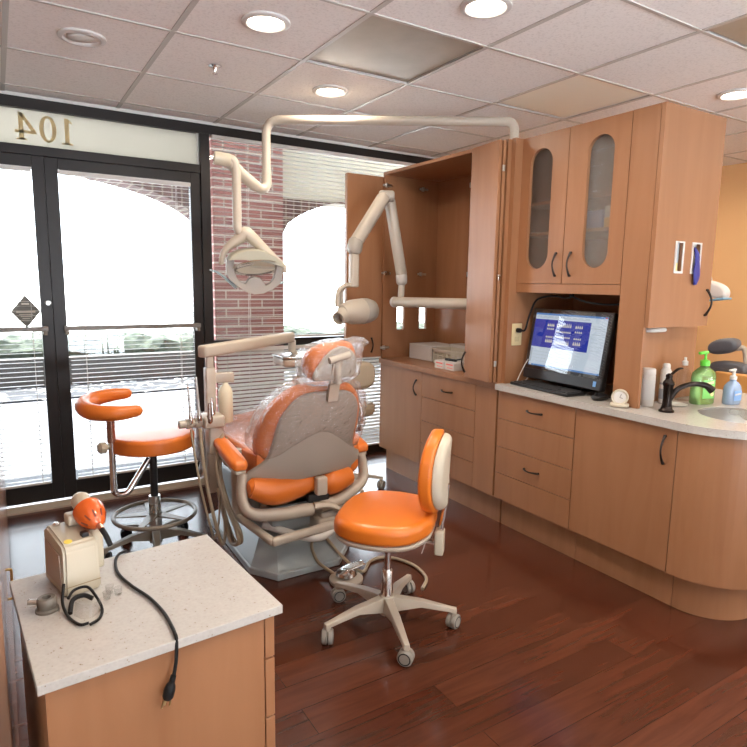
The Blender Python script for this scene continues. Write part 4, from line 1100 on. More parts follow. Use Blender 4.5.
# ------------------------------------------------------------------ x-ray arm
t = empty('x_ray_arm', (2.5, 2.6, 1.2), 'beige folding x-ray arm with tubehead reaching out of the tall cabinet', 'x-ray arm')
b = B(); tube(b, [(2.34, 3.52, 1.27), (2.36, 3.53, 1.27), (2.425, 2.93, 1.28), (2.50, 2.60, 1.285)][1:], .034, 22); 
cyl(b, (2.50, 2.60, 1.285), (2.56, 2.525, 1.285), .03, 16); obj('extension_arm', b, M['beige'], t)
b = B(); lathe(b, [(0, 0), (.035, 0), (.037, .004), (.037, .018), (.035, .022), (0, .022)], (2.362, 3.515, 1.27), (-.1, .99, 0), 24); obj('end_cap', b, M['white'], t)
P1 = Vector((2.375, 3.46, 1.42)); P2 = Vector((2.245, 3.44, 1.955)); P3 = Vector((2.19, 3.42, 1.95)); P4 = Vector((1.958, 3.40, 1.635))
b = B(); cyl(b, (2.37, 3.465, 1.28), P1, .022, 18); obj('riser', b, M['beige'], t)
b = B(); rbeam(b, P1 + Vector((.0, 0, -.035)), P1 + Vector((-.008, 0, .06)), .072, .075, .03, up=(0, 1, 0)); obj('lower_joint', b, mat('joint putty', (.50, .46, .42), .4), t)
b = B(); rbeam(b, P1 + Vector((0, 0, .02)), P2, .070, .068, .026, up=(0, 1, 0)); obj('lower_arm', b, M['beige'], t)
b = B(); lathe(b, [(0, -.05), (.03, -.05), (.038, -.04), (.038, .04), (.03, .05), (0, .05)], P3 * .5 + P2 * .5 + Vector((0, 0, .01)), (1, -.5, 0), 24); obj('elbow_joint', b, M['putty'], t)
b = B(); rbeam(b, P3 + Vector((.01, 0, .02)), P4, .080, .086, .030, up=(0, 1, 0)); obj('upper_arm', b, M['beige'], t)
b = B(); rbeam(b, P4 + Vector((.02, 0, .055)), P4 + Vector((-.005, 0, -.06)), .092, .095, .038, up=(0, 1, 0)); obj('wrist_joint', b, M['putty'], t)
b = B(); rbeam(b, P4 + Vector((0, 0, -.05)), P4 + Vector((0, 0, -.265)), .056, .056, .012, up=(0, 1, 0)); obj('drop_post', b, M['beige'], t)
b = B(); q0 = P4 + Vector((0, 0, -.25))
tube(b, cat([q0 + Vector((-.0, 0, 0)), q0 + Vector((-.06, 0, -.005)), q0 + Vector((-.105, 0, -.035)), q0 + Vector((-.118, 0, -.09)), q0 + Vector((-.118, 0, -.14))], 6), .016, 12)
tube(b, cat([q0 + Vector((-.03, .04, 0)), q0 + Vector((-.06, .04, -.03)), q0 + Vector((-.065, .04, -.10)), q0 + Vector((-.065, .035, -.14))], 6), .013, 12); obj('yoke', b, M['beige'], t)
hcx = Vector((2.00, 3.40, 1.215)); ax = Vector((.97, .2, .04)).normalized()
b = B(); lathe(b, [(0, -.145), (.05, -.145), (.062, -.12), (.078, -.07), (.083, 0), (.080, .06), (.066, .11), (.045, .133), (0, .14)], hcx, ax, 36)
obj('tubehead', b, M['beige'], t, angle=60)
b = B(); lathe(b, [(.082, .02), (.085, .03), (.081, .075), (.067, .117), (.043, .139), (0, .145), (0, .140), (.06, .10)], hcx, ax, 36); obj('end_shell', b, M['putty'], t, angle=60)
cax = Vector((-.82, -.45, -.30)).normalized(); cc = hcx + Vector((-.115, -.02, -.015))
b = B(); lathe(b, [(.06, -.02), (.05, .03), (.042, .07), (.042, .085), (.034, .085), (.034, .02), (0, .02)], cc, cax, 28); obj('cone', b, M['beige'], t, angle=50)

# ------------------------------------------------------------------ dental chair
t = empty('dental_chair', (1.24, 2.95, 0), 'orange dental chair with putty shell wrapped in clear plastic, by the window', 'dental chair')
CX = 1.24
def outl(pts, n=5): return [Vector((p.x, p.y)) for p in cat([(a, c, 0) for a, c in pts], n, closed=True)]
# base plate and wedge
b = B(); pl = [(-.29, -.17), (-.20, -.31), (.13, -.31), (.29, -.13), (.24, .55), (-.27, .60)]
extr(b, pl, lambda a, c: Vector((CX + a, 2.80 + c, .0)), lambda a, c: Vector((CX + a, 2.80 + c, .035))); 
b2 = [(-.28, -.165), (-.195, -.30), (.125, -.30), (.28, -.125), (.23, .54), (-.26, .59)]; top = [(-.13, .02), (-.10, -.03), (.10, -.03), (.13, .02), (.12, .33), (-.12, .33)]
vb = [b.verts.new((CX + a, 2.80 + c, .035)) for a, c in b2]; vt = [b.verts.new((CX + a, 2.80 + c, .21)) for a, c in top]
for k in range(6): b.faces.new((vb[k], vb[(k + 1) % 6], vt[(k + 1) % 6], vt[k]))
b.faces.new(vt)
obj('base', b, M['grey_base'], t, smooth=False, bevel=.006)
b = B(); rbox(b, CX - .20, CX + .16, 2.56, 3.10, .20, .345, .03); obj('lift_housing', b, M['grey_base'], t)
b = B(); rbox(b, CX - .25, CX - .17, 2.72, 3.20, .16, .42, .03); obj('side_cover', b, M['grey_base'], t)
b = B(); lathe(b, [(0, 0), (.022, 0), (.022, .006), (0, .006)], (CX - .25, 2.80, .33), (-1, 0, 0), 20); obj('badge', b, mat('dark badge', (.05, .06, .10), .3), t)
# rear junction plate (ledge) with bolts and cables
b = B(); rbox(b, CX + .02, CX + .20, 2.47, 2.70, .262, .300, .012); obj('rear_ledge', b, M['putty'], t)
b = B(); rbox(b, CX + .0, CX + .17, 2.46, 2.62, .20, .275, .012); obj('junction_box', b, M['beige'], t)
b = B(); tube(b, cat([(CX - .22, 2.62, .24), (CX - .05, 2.45, .200), (CX + .06, 2.45, .215), (CX + .15, 2.52, .26)], 8), .018, 12); obj('hose_sleeve', b, mat('pale sleeve', (.66, .64, .60), .5), t)
b = B(); 
for x_, y_ in ((CX + .10, 2.50), (CX + .17, 2.55), (CX + .06, 2.52)): lathe(b, [(0, 0), (.005, 0), (.005, .003), (0, .003)], (x_, y_, .300), (0, 0, 1), 10)
obj('bolt', b, M['black'], t)
# lower support arm for the delivery post
b = B(); rbeam(b, (CX - .31, 2.72, .265), (CX - .245, 2.43, .228), .034, .036, .012); rbeam(b, (CX - .255, 2.435, .228), (CX + .15, 2.455, .243), .036, .042, .014); obj('support_arm', b, M['beige'], t)
b = B(); cyl(b, (CX - .31, 2.73, .27), (CX - .31, 2.73, .60), .026, 20); obj('support_post', b, M['beige'], t)
# seat: long cushion, raised behind, and leg rest
so = outl([(-.22, -.30), (.22, -.30), (.27, -.22), (.265, .0), (.25, .25), (-.25, .25), (-.265, 0), (-.27, -.22)])
def seatf(a, c, h):
    y = 2.84 + c; z = .445 + h + .03 * max(0, -c * 3) ** 2 + .10 * (a / .27) ** 2 * (1 if h > .03 else .35)
    return Vector((CX + a, y, z))
b = B(); pad(b, so, -.05, .06, .035, seatf, -.0, 6, 6); seat = obj('seat_cushion', b, M['orange'], t)
lo = outl([(-.25, 0), (.25, 0), (.245, .3), (.22, .58), (.15, .68), (-.15, .68), (-.22, .58), (-.245, .3)])
def legf(a, c, h):
    return Vector((CX + a, 3.08 + c, .47 + h + .03 * (c / .6) + .05 * (a / .25) ** 2 - .05 * max(0, c - .5) * 3))
b = B(); pad(b, lo, -.04, .055, .035, legf, .0, 6, 6); obj('leg_rest', b, M['orange'], t)
b = B(); pad(b, inset(lo, .02), -.09, -.042, .02, legf, 0, 4, 3); obj('leg_rest_shell', b, M['putty'], t)
b = B(); pad(b, inset(so, .05), -.10, -.052, .02, lambda a, c, h: Vector((CX + a, 2.84 + c, .445 + h)), 0, 4, 3); obj('seat_pan', b, M['putty'], t)
# seat roll seen under the back shell: two bolsters with a dark joint between
for x0, x1 in ((-.33, .01), (.03, .225)):
    b = B(); pts = [(CX + x0 + .02, 2.535, .445 + .02 * (x0 < 0)), (CX + (x0 + x1) / 2 - .03, 2.525, .432), (CX + x1 - .02, 2.535, .445)]
    tube(b, cat(pts, 8), [.046 + .018 * math.sin(PI * k / 16) for k in range(17)], 16, flat=1.0); lathe(b, [(0, -.02), (.03, -.012), (.044, .01), (0, .01)], pts[0], (1, 0, 0), 16)
    obj('rear_cushion', b, M['orange'], t)
# back rest frame: v = height along the back
def backf(a, c, h):
    """a across, c up the back (0 at the hinge), h forward (+y)"""
    z = .50 + c; y = 2.515 - .26 * c + h + .9 * a * a
    return Vector((CX - .012 + a * .96 + .05 * c, y, z + .012))
bo = outl([(-.16, .0), (.16, .0), (.245, .06), (.265, .20), (.235, .33), (.15, .415), (.05, .432), (-.05, .432), (-.15, .41), (-.24, .32), (-.28, .18), (-.25, .05)])
b = B(); pad(b, bo, -.005, .095, .035, backf, .0, 6, 5, r0=.03); obj('back_cushion', b, M['orange'], t)
# shell: slightly smaller plate behind with wings going down to arm brackets
sh = outl([(-.30, -.075), (-.15, -.045), (.0, -.03), (.15, -.03), (.285, -.035), (.29, .045), (.245, .075), (.215, .13), (.205, .30), (.13, .385), (.0, .40), (-.13, .385), (-.205, .28), (-.225, .15), (-.245, .075), (-.32, .00)], 4)
b = B(); pad(b, sh, -.035, -.006, .010, lambda a, c, h: backf(a, c, h) , .0, 3, 4, r0=.012); obj('back_shell', b, M['putty'], t)
# headrest
def headf(a, c, h):
    return Vector((CX + .015 + .93 * a - .06 * c, 2.345 + h - .05 * c + 1.2 * a * a, 1.05 + c * .93 + .12 * a))
ho = outl([(-.06, -.085), (.06, -.085), (.12, -.06), (.14, .0), (.12, .06), (.06, .09), (-.06, .09), (-.12, .06), (-.14, 0), (-.12, -.06)])
b = B(); pad(b, ho, -.01, .07, .035, headf, .0, 6, 5); head = obj('headrest', b, M['orange'], t)
hp = outl([(-.09, -.075), (.08, -.08), (.115, -.03), (.10, .03), (.03, .075), (-.04, .055), (-.10, -.01), (-.12, -.055)])
b = B(); pad(b, hp, -.035, -.011, .01, headf, .0, 3, 4, r0=.012); obj('back_plate', b, M['putty'], head)
b = B(); cyl(b, headf(-.05, .02, -.045), headf(.06, .03, -.045), .016, 16); cyl(b, headf(.0, -.10, -.03), headf(.0, .02, -.03), .018, 16)
beam(b, headf(0, .0, -.03), Vector((CX + .02, 2.375, .87)), .05, .018, up=(0, 1, 0)); obj('headrest_stem', b, M['beige'], t)
# U frame carrying the arms
b = B()
L = [(CX - .335, 2.575, .525), (CX - .345, 2.565, .45), (CX - .34, 2.545, .38), (CX - .30, 2.525, .34), (CX - .18, 2.51, .323), (CX - .02, 2.505, .32)]
Rr = [(CX + .295, 2.58, .54), (CX + .305, 2.57, .47), (CX + .295, 2.55, .41), (CX + .235, 2.53, .37), (CX + .13, 2.515, .335), (CX + .02, 2.505, .325)]
tube(b, cat(L, 6), [.028 + .016 * k / 30 for k in range(31)], 14, flat=.75); obj('arm_bracket', b, M['beige'], t)
b = B(); tube(b, cat(Rr, 6), [.028 + .014 * k / 30 for k in range(31)], 14, flat=.75); obj('arm_bracket', b, M['beige'], t)
# recline lever and hinge block
b = B(); rbox(b, CX - .012, CX + .045, 2.455, 2.495, .395, .485, .01); obj('hinge_cover', b, M['beige'], t)
b = B(); rbox(b, CX - .04, CX + .07, 2.49, 2.53, .355, .395, .006); obj('hinge_block', b, M['black'], t)
b = B(); tube(b, cat([(CX - .02, 2.475, .345), (CX + .05, 2.46, .34), (CX + .10, 2.45, .315), (CX + .12, 2.44, .28)], 6), [.026, .014], 12, flat=.7); obj('recline_lever', b, M['beige'], t)
# arm rests
for s, y0 in ((-1, 0), (1, .0)):
    xx = CX + (.30 if s > 0 else -.352)
    ao = outl([(-.035, -.02), (.0, -.035), (.035, -.02), (.04, .10), (.033, .25), (.0, .30), (-.033, .25), (-.04, .10)])
    b = B(); pad(b, ao, 0, .045, .018, lambda a, c, h, xx=xx, s=s: Vector((xx + a + s * .10 * (c - .1) * .3, 2.585 + c, .548 + h + .20 * c)), .006, 5, 4); arm = obj('armrest', b, M['orange'], t)
    b = B(); pad(b, inset(ao, .008), -.015, -.0005, .004, lambda a, c, h, xx=xx, s=s: Vector((xx + a + s * .10 * (c - .1) * .3, 2.585 + c, .548 + h + .20 * c)), 0, 3, 3); obj('armrest_base', b, M['beige'], arm)
# plastic covers (film just outside cushions)
def wavy(f, amp, seed=0):
    def g_(a, c, h):
        v = f(a, c, h)
        w = math.sin(a * 61 + seed) * math.sin(c * 47 + h * 90 + seed) + .6 * math.sin(a * 133 + c * 71 + seed * 2)
        return v + Vector((w * amp * .5, -w * amp, w * amp * .5))
    return g_
b = B()
bc = outl([(-.22, .085), (-.12, .15), (.0, .20), (.12, .15), (.22, .085), (.27, .12), (.285, .22), (.25, .345), (.16, .435), (.05, .455), (-.05, .455), (-.16, .43), (-.255, .335), (-.30, .19), (-.29, .11)], 8)
pad(b, bc, -.05, .115, .02, wavy(backf, .006), .0, 6, 10, r0=.03); obj('plastic_cover', b, M['film'], t)
b = B(); hcov = outl([(-.07, -.10), (.07, -.10), (.13, -.07), (.15, .02), (.168, .085), (.145, .08), (.06, .10), (-.06, .10), (-.13, .075), (-.152, 0), (-.135, -.085)], 8)
pad(b, hcov, -.055, .09, .02, wavy(headf, .006, 2), .0, 6, 8, r0=.03); obj('plastic_cover', b, M['film'], t)
b = B(); lc = outl([(-.275, -.30), (.275, -.30), (.28, .2), (.26, .6), (.16, .71), (-.16, .71), (-.26, .6), (-.28, .2)], 8)
pad(b, lc, -.02, .074, .02, wavy(lambda a, c, h: legf(a, c, h) if c > -.02 else seatf(a * .99, c + .24, h + .0), .004, 5), .0, 5, 10); obj('plastic_cover', b, M['film'], t)

# ------------------------------------------------------------------ delivery unit: post, beam, bottle, handpieces
t = empty('delivery_unit', (.93, 3.0, 0), 'beige dental delivery unit with handpieces, water bottle and long top beam', 'delivery unit')
b = B(); rbeam(b, (.900, 3.03, .30), (.900, 3.03, .96), .05, .05, .006, up=(0, 1, 0)); obj('post', b, M['beige'], t)
b = B(); rbeam(b, (.900, 3.03, .96), (.900, 3.03, 1.02), .036, .036, .004, up=(0, 1, 0)); obj('post_neck', b, M['beige'], t)
b = B(); rbeam(b, (.850, 2.995, 1.046), (1.52, 3.395, 1.066), .06, .062, .014); obj('top_beam', b, M['beige'], t)
b = B(); rbeam(b, (.92, 3.03, .905), (1.022, 3.02, .905), .04, .05, .005); obj('bottle_bracket', b, M['beige'], t)
c = Vector((.978, 3.02, .67)); b = B(); lathe(b, [(0, 0), (.034, 0), (.037, .006), (.037, .155), (.030, .180), (.015, .200), (.013, .215), (.013, .225), (0, .225)], c, (0, 0, 1), 28); obj('water_bottle', b, mat('milky bottle', (.85, .80, .62), .3, Transmission_Weight=.15), t, angle=60)
b = B(); cyl(b, (1.52, 3.39, 1.045), (1.52, 3.39, .975), .024, 16); rbeam(b, (1.52, 3.39, .985), (1.56, 3.38, .93), .03, .03, .005, up=(0, 1, 0)); obj('tray_swivel', b, M['beige'], t)
b = B(); pad(b, outl([(-.16, -.10), (.16, -.10), (.18, 0), (.16, .12), (-.16, .12), (-.18, 0)]), 0, .05, .015, lambda a, cc_, h: Vector((1.60 + a, 3.34 + cc_, .90 + h)), 0, 4, 3); obj('tray_body', b, M['beige'], t)
b = B(); pad(b, outl([(-.165, -.105), (.165, -.105), (.185, 0), (.165, .125), (-.165, .125), (-.185, 0)]), 0, .008, .003, lambda a, cc_, h: Vector((1.60 + a, 3.34 + cc_, .953 + h)), 0, 3, 3); obj('tray', b, M['steel'], t)
b = B(); cyl(b, (1.55, 3.34, .90), (1.55, 3.34, .79), .02, 12); rbox(b, 1.51, 1.59, 3.31, 3.37, .77, .83, .01); obj('tray_mount', b, M['beige'], t)
# handpiece block beside the arm
b = B(); rbox(b, .80, .905, 2.80, 2.92, .695, .755, .012); rbox(b, .83, .90, 2.82, 2.90, .56, .70, .01); obj('control_head', b, M['beige'], t)
b = B(); tube(b, [(.69, 2.83, .725), (.86, 2.84, .725)], .019, 16)
for x_ in (.735, .775, .82): tube(b, [(x_ - .012, 2.832, .725), (x_ + .012, 2.834, .725)], .024, 16)
obj('handpiece_holder', b, M['beige'], t)
b = B(); cyl(b, (.88, 2.86, .60), (.93, 2.73, .57), .03, 14); obj('pivot', b, M['beige'], t)
def handpiece(x, y, z, L, m1, lean=0.0, r=.007):
    b = B(); lathe(b, [(0, 0), (r * .9, 0), (r * 1.5, .01), (r * 1.5, .03), (r, .045), (r * .8, .08), (r * .55, L), (0, L)], (x, y, z), (-lean, 0, 1), 14)
    return obj('handpiece', b, m1, t, angle=50)
handpiece(.742, 2.81, .725, .20, M['steel'], .06); handpiece(.782, 2.81, .73, .22, M['steel'], .05, .008); handpiece(.83, 2.81, .72, .10, mat('dark chrome', (.35, .28, .25), .25, .9), .0, .011); handpiece(.85, 2.83, .74, .10, M['chrome'], .02, .010)
for k, pts in enumerate(([(.742, 2.82, .70), (.755, 2.80, .55), (.775, 2.77, .38), (.80, 2.75, .24), (.83, 2.78, .15), (.87, 2.84, .20), (.90, 2.90, .33)],
                         [(.785, 2.82, .70), (.79, 2.80, .55), (.805, 2.77, .38), (.83, 2.74, .22), (.865, 2.76, .12), (.90, 2.83, .18), (.915, 2.92, .34)],
                         [(.90, 2.83, .66), (.865, 2.80, .60), (.845, 2.76, .50), (.86, 2.70, .36), (.895, 2.66, .24), (.91, 2.66, .16), (.90, 2.74, .13), (.91, 2.86, .20), (.92, 3.0, .32)],
                         [(.915, 2.82, .64), (.875, 2.79, .57), (.86, 2.75, .47), (.88, 2.69, .33), (.915, 2.65, .22), (.925, 2.67, .15), (.92, 2.78, .14), (.925, 3.0, .30)])):
    b = B(); tube(b, cat(pts, 8), (.0055, .0085, .010, .008)[k], 10); obj('hose', b, M['hose'], t)
# crumpled clear bag hanging from the holder
b = B(); rings = []
rr_ = random.Random(5)
for k in range(14):
    z = .70 - .34 * k / 13; row = []
    for q in range(22):
        a = 2 * PI * q / 22; w = .055 + .02 * math.sin(k * .4) + rr_.uniform(-.012, .012)
        row.append(b.verts.new((.90 + w * math.cos(a), 3.12 + w * .7 * math.sin(a), z + rr_.uniform(-.006, .006))))
    rings.append(row)
for a, c_ in zip(rings, rings[1:]):
    for q in range(22): b.faces.new((a[q], a[(q + 1) % 22], c_[(q + 1) % 22], c_[q]))
b.faces.new(rings[-1])
tag(obj('clear_bag', b, M['bag']), 'crumpled clear plastic sleeve hanging behind the handpiece holder', 'plastic bag')

# ------------------------------------------------------------------ stools
def caster_parts(c, ang, m, r=.030, w=.021):
    """twin wheel caster resting on the floor at c (x,y)"""
    b = B(); ca, sa = math.cos(ang), math.sin(ang); axv = Vector((-sa, ca, 0)); cc_ = Vector((c[0], c[1], r + .0005))
    for s in (-1, 1): lathe(b, [(0, 0), (r * .55, 0), (r * .8, .0), (r, .003), (r, w * .8), (r * .85, w), (0, w)], cc_ + axv * (.0012 * s), axv * s, 24); lathe(b, [(r * .66, w + .0003), (r * .8, w + .0003), (r * .8, w - .002), (r * .66, w - .002)], cc_ + axv * (.0012 * s), axv * s, 24, 1)
    return b
def base5(t, c, rad, m, mc, a0, hub_h=.11, leg_w=.04, hubr=.032, tipz=.066):
    for k in range(5):
        a = a0 + 2 * PI * k / 5; d = Vector((math.cos(a), math.sin(a), 0)); tip = Vector((c[0], c[1], 0)) + d * rad
        b = B(); s = Vector((-d.y, d.x, 0)); o0 = Vector((c[0], c[1], 0)) + d * (hubr * .6)
        secs = [(o0, leg_w * .62, hub_h - .045, hub_h + .018), (o0 + d * rad * .45, leg_w * .52, hub_h - .02, hub_h + .005), (tip - d * .012, leg_w * .36, tipz + .006, tipz + .024), (tip + d * .012, leg_w * .34, tipz - .004, tipz + .020)]
        rg = []
        for p, w, z0, z1 in secs: rg.append([b.verts.new(p + s * (i * w) + Vector((0, 0, z))) for i, z in ((-1, z0), (1, z0), (.75, z1), (-.75, z1))])
        for q, w in zip(rg, rg[1:]):
            for i in range(4): b.faces.new((q[i], q[(i + 1) % 4], w[(i + 1) % 4], w[i]))
        b.faces.new(rg[0][::-1]); b.faces.new(rg[-1])
        cyl(b, tip + Vector((0, 0, .050)), tip + Vector((0, 0, tipz + .01)), .012, 12)
        leg = obj('leg', b, m, t, bevel=.003)
        b = caster_parts((tip.x, tip.y), a + 1.0, mc); cs = obj('caster', b, [mc, M['rubber']], leg)
# operator stool
c = (1.288, 1.935)
t = empty('operator_stool', (c[0], c[1], 0), 'orange saddle seat dental stool with cream oval back on five beige legs', 'stool')
a0 = R(252)
base5(t, c, .275, M['beige'], M['caster'], a0)
b = B(); lathe(b, [(0, .05), (.03, .05), (.033, .09), (.033, .125), (.028, .13), (0, .13)], (*c, 0), (0, 0, 1), 24); obj('hub', b, M['beige'], t)
b = B(); lathe(b, [(0, .13), (.024, .13), (.024, .235), (.021, .24), (0, .24)], (*c, 0), (0, 0, 1), 24); lathe(b, [(0, .24), (.0135, .24), (.0135, .39), (0, .39)], (*c, 0), (0, 0, 1), 18); obj('gas_column', b, M['chrome'], t, angle=50)
fd = Vector((-.70, .715, 0)).normalized(); sd = Vector((fd.y, -fd.x, 0))
SC = Vector((1.303, 1.945, 0)) + fd * .02
def stf(a, c_, h): # a sideways, c_ forward
    return Vector((SC.x, SC.y, .424 + h + .035 * (c_ < -.05) * ((c_ + .05) / .15) ** 2 * .3 - .012 * max(0, (c_ - .1) / .1) ** 2)) + sd * a + fd * c_
sto = outl([(0, -.205), (.10, -.195), (.19, -.135), (.225, -.02), (.205, .105), (.125, .18), (.0, .195), (-.125, .18), (-.205, .105), (-.225, -.02), (-.19, -.135), (-.10, -.195)][::1])
# ccw check
def ccw(o):
    s = sum(o[i - 1].x * o[i].y - o[i].x * o[i - 1].y for i in range(len(o))); return o if s > 0 else o[::-1]
sto = ccw(sto)
b = B(); pad(b, sto, 0, .075, .035, stf, .008, 7, 6, r0=.02); obj('seat', b, M['orange_seat'], t)
b = B(); pad(b, inset(sto, .006), -.022, -.001, .006, stf, 0, 3, 3, r0=.012); obj('seat_shell', b, M['beige'], t)
b = B(); rbox(b, c[0] - .09, c[0] + .09, c[1] - .05, c[1] + .05, .372, .4015, .008); obj('seat_mechanism', b, M['black'], t)
bk = Vector((1.284, 1.977, 0)) - fd * .225
def bkf(a, e, h): return bk + sd * a + fd * (h - .02 * e + 1.0 * a * a) + Vector((0, 0, .668 + e))
bo2 = ccw(ellipse(.155, .165, 40, 2.2))
b = B(); pad(b, bo2, -.012, .04, .022, bkf, .008, 6, 5, r0=.01); obj('backrest', b, M['orange_seat'], t)
b = B(); pad(b, inset(bo2, .014), -.045, -.0125, .004, bkf, 0, 5, 4, r0=.028); obj('back_shell', b, M['cream'], t)
b = B(); tube(b, cat([bkf(0, -.05, -.04), bkf(0, -.14, -.035), bk + Vector((0, 0, .44)) - fd * .02, bk + Vector((0, 0, .37)) - fd * .01], 6), .011, 12); beam(b, bk + Vector((0, 0, .37)), Vector((c[0], c[1], .392)), .03, .012); obj('back_bar', b, M['chrome'], t)
b = B(); vs = rbox(b, -.028, .028, -.018, .018, -.05, .05, .006); bmesh.ops.transform(b, matrix=Matrix.Translation(bk + Vector((0, 0, .375)) - fd * .014) @ Matrix.Rotation(math.atan2(sd.y, sd.x), 4, 'Z'), verts=b.verts); obj('height_block', b, M['cream'], t)
b = B(); vs = obox(b, SC - fd * .17 + sd * (-.05) + Vector((0, 0, .375)), (.05, .003, .045), Matrix.Rotation(math.atan2(sd.y, sd.x), 4, 'Z') @ Matrix.Rotation(R(15), 4, 'X')); obj('care_tag', b, M['paper'], t, smooth=False)

# assistant stool
c = (.625, 3.12)
t = empty('assistant_stool', (c[0], c[1], 0), 'tall round orange stool with a curved body rest and foot ring by the glass door', 'stool')
base5(t, c, .25, M['taupe'], M['rubber'], R(-100), hub_h=.11, leg_w=.042, tipz=.062)
b = B(); lathe(b, [(0, .05), (.033, .05), (.033, .14), (.028, .30), (0, .30)], (*c, 0), (0, 0, 1), 24); obj('hub', b, M['steel'], t, angle=50)
b = B(); lathe(b, [(0, .30), (.019, .30), (.019, .55), (0, .55)], (*c, 0), (0, 0, 1), 20); obj('gas_column', b, M['black'], t, angle=50)
b = B(); P = [(c[0] + .20 * math.cos(2 * PI * k / 48), c[1] + .20 * math.sin(2 * PI * k / 48), .20) for k in range(48)]; tube(b, P, .011, 10, closed=True); 
obj('foot_ring', b, M['taupe'], t)
for k in range(5):
    a = R(20) + 2 * PI * k / 5; d = Vector((math.cos(a), math.sin(a), 0)); b = B(); beam(b, Vector((*c, .20)) + d * .03, Vector((*c, .20)) + d * .195, .055, .010, taper=.45); obj('ring_spoke', b, M['taupe'], t)
ao = ccw(ellipse(.205, .205, 48, 2))
b = B(); pad(b, ao, 0, .075, .018, lambda a, e, h: Vector((c[0] + a, c[1] + e, .56 + h)), .004, 5, 5, r0=.01); obj('seat', b, M['orange'], t)
b = B(); rbox(b, c[0] - .09, c[0] + .09, c[1] - .09, c[1] + .09, .535, .559, .006); obj('seat_plate', b, M['black'], t)
st_ = Vector((.425, 3.06, 0))
b = B(); tube(b, fillet([st_ + Vector((0, 0, .735)), st_ + Vector((0, 0, .36)), st_ + Vector((.06, .01, .345)), (c[0] - .02, c[1], .50)], .05, 8), .0155, 14); obj('arm_tube', b, M['chrome'], t)
b = B(); cyl(b, st_ + Vector((0, 0, .62)), st_ + Vector((0, 0, .74)), .019, 14); rbox(b, st_.x - .05, st_.x + .045, st_.y - .03, st_.y + .03, .738, .754, .006); obj('arm_post', b, mat('brown chrome', (.35, .2, .15), .25, .8), t)
b = B(); lathe(b, [(0, 0), (.01, 0), (.014, .008), (.026, .016), (.028, .04), (.02, .05), (0, .052)], st_ + Vector((-.012, 0, .60)), (-1, -.15, 0), 20); obj('knob', b, M['ivory'], t)
arc = cat([(.53, 2.96, .785), (.44, 2.94, .785), (.345, 2.99, .79), (.315, 3.10, .80), (.36, 3.22, .805), (.45, 3.29, .81), (.545, 3.31, .81)], 7)
n = len(arc); rr = [.038 * min(1, .72 + .28 * math.sin(PI * min(1, (k / (n - 1)) * 3, (1 - k / (n - 1)) * 3) / 2)) for k in range(n)]
b = B(); tube(b, arc, rr, 16)
for e, q in ((0, 1), (-1, -2)):
    d = (arc[e] - arc[q]).normalized(); rr0 = rr[e]; lathe(b, [(rr0 * .98, -.002), (rr0 * .85, rr0 * .45), (rr0 * .5, rr0 * .8), (0, rr0 * .9)], arc[e], d, 16)
obj('body_rest', b, M['orange'], t, angle=60)

# tan stool hidden behind the dental chair
c = (1.93, 3.44)
t = empty('tan_stool', (c[0], c[1], 0), 'tan vinyl stool mostly hidden behind dental chair next to cabinet', 'stool')
base5(t, c, .25, M['beige'], M['caster'], R(50))
b = B(); lathe(b, [(0, .05), (.033, .05), (.033, .13), (.026, .14), (.026, .42), (0, .42)], (*c, 0), (0, 0, 1), 20); obj('gas_column', b, M['beige'], t, angle=50)
b = B(); pad(b, ccw(ellipse(.19, .18, 40, 2.3)), 0, .085, .035, lambda a, e, h: Vector((c[0] + a, c[1] + e, .53 + h)), .006, 6, 4); obj('seat', b, M['tan'], t)
b = B(); rbox(b, c[0] - .08, c[0] + .08, c[1] - .08, c[1] + .08, .42, .5295, .01); obj('seat_plate', b, M['black'], t)
b = B(); pad(b, ccw(ellipse(.135, .09, 40, 3.2)), -.03, .04, .03, lambda a, e, h: Vector((c[0] + a - .02, c[1] - .17 - h * .0 + h, .815 + e)), .0, 6, 4); obj('backrest', b, M['tan'], t)
b = B(); tube(b, cat([(c[0], c[1] - .13, .76), (c[0], c[1] - .145, .68), (c[0], c[1] - .20, .60), (c[0], c[1] - .19, .51), (c[0], c[1] - .06, .50)], 6), .012, 10); obj('back_bar', b, M['chrome'], t)

# foot control with hose
c = Vector((1.32, 2.335, 0))
t = empty('foot_control', c, 'white and chrome foot control pedal on floor by the orange saddle stool', 'foot control')
b = B(); lathe(b, [(0, 0), (.078, 0), (.08, .005), (.08, .016), (.074, .022), (.02, .03), (0, .03)], c + Vector((0, 0, .0005)), (0, 0, 1), 36); obj('base', b, M['beige'], t)
b = B(); lathe(b, [(0, .031), (.045, .031), (.05, .036), (.045, .05), (.03, .058), (0, .06)], c, (0, 0, 1), 32); obj('dome', b, M['chrome'], t)
b = B(); pad(b, outl([(-.01, -.02), (.09, -.025), (.10, .0), (.09, .025), (-.01, .02)]), 0, .008, .003, lambda a, e, h: c + Vector((a, e + .01, .052 + h + a * .1)), 0, 3, 2); obj('pedal', b, M['chrome'], t)
b = B(); tube(b, cat([(1.285, 2.39, .02), (1.25, 2.50, .05), (1.27, 2.60, .10), (1.335, 2.60, .12), (1.38, 2.50, .05), (1.42, 2.36, .012), (1.52, 2.44, .009), (1.62, 2.43, .009), (1.68, 2.30, .009), (1.66, 2.16, .009), (1.58, 2.08, .009)], 10), .008, 10)
tag(obj('foot_control_hose', b, M['hose']), 'beige hose coiled on floor between dental chair base and saddle stool', 'hose')

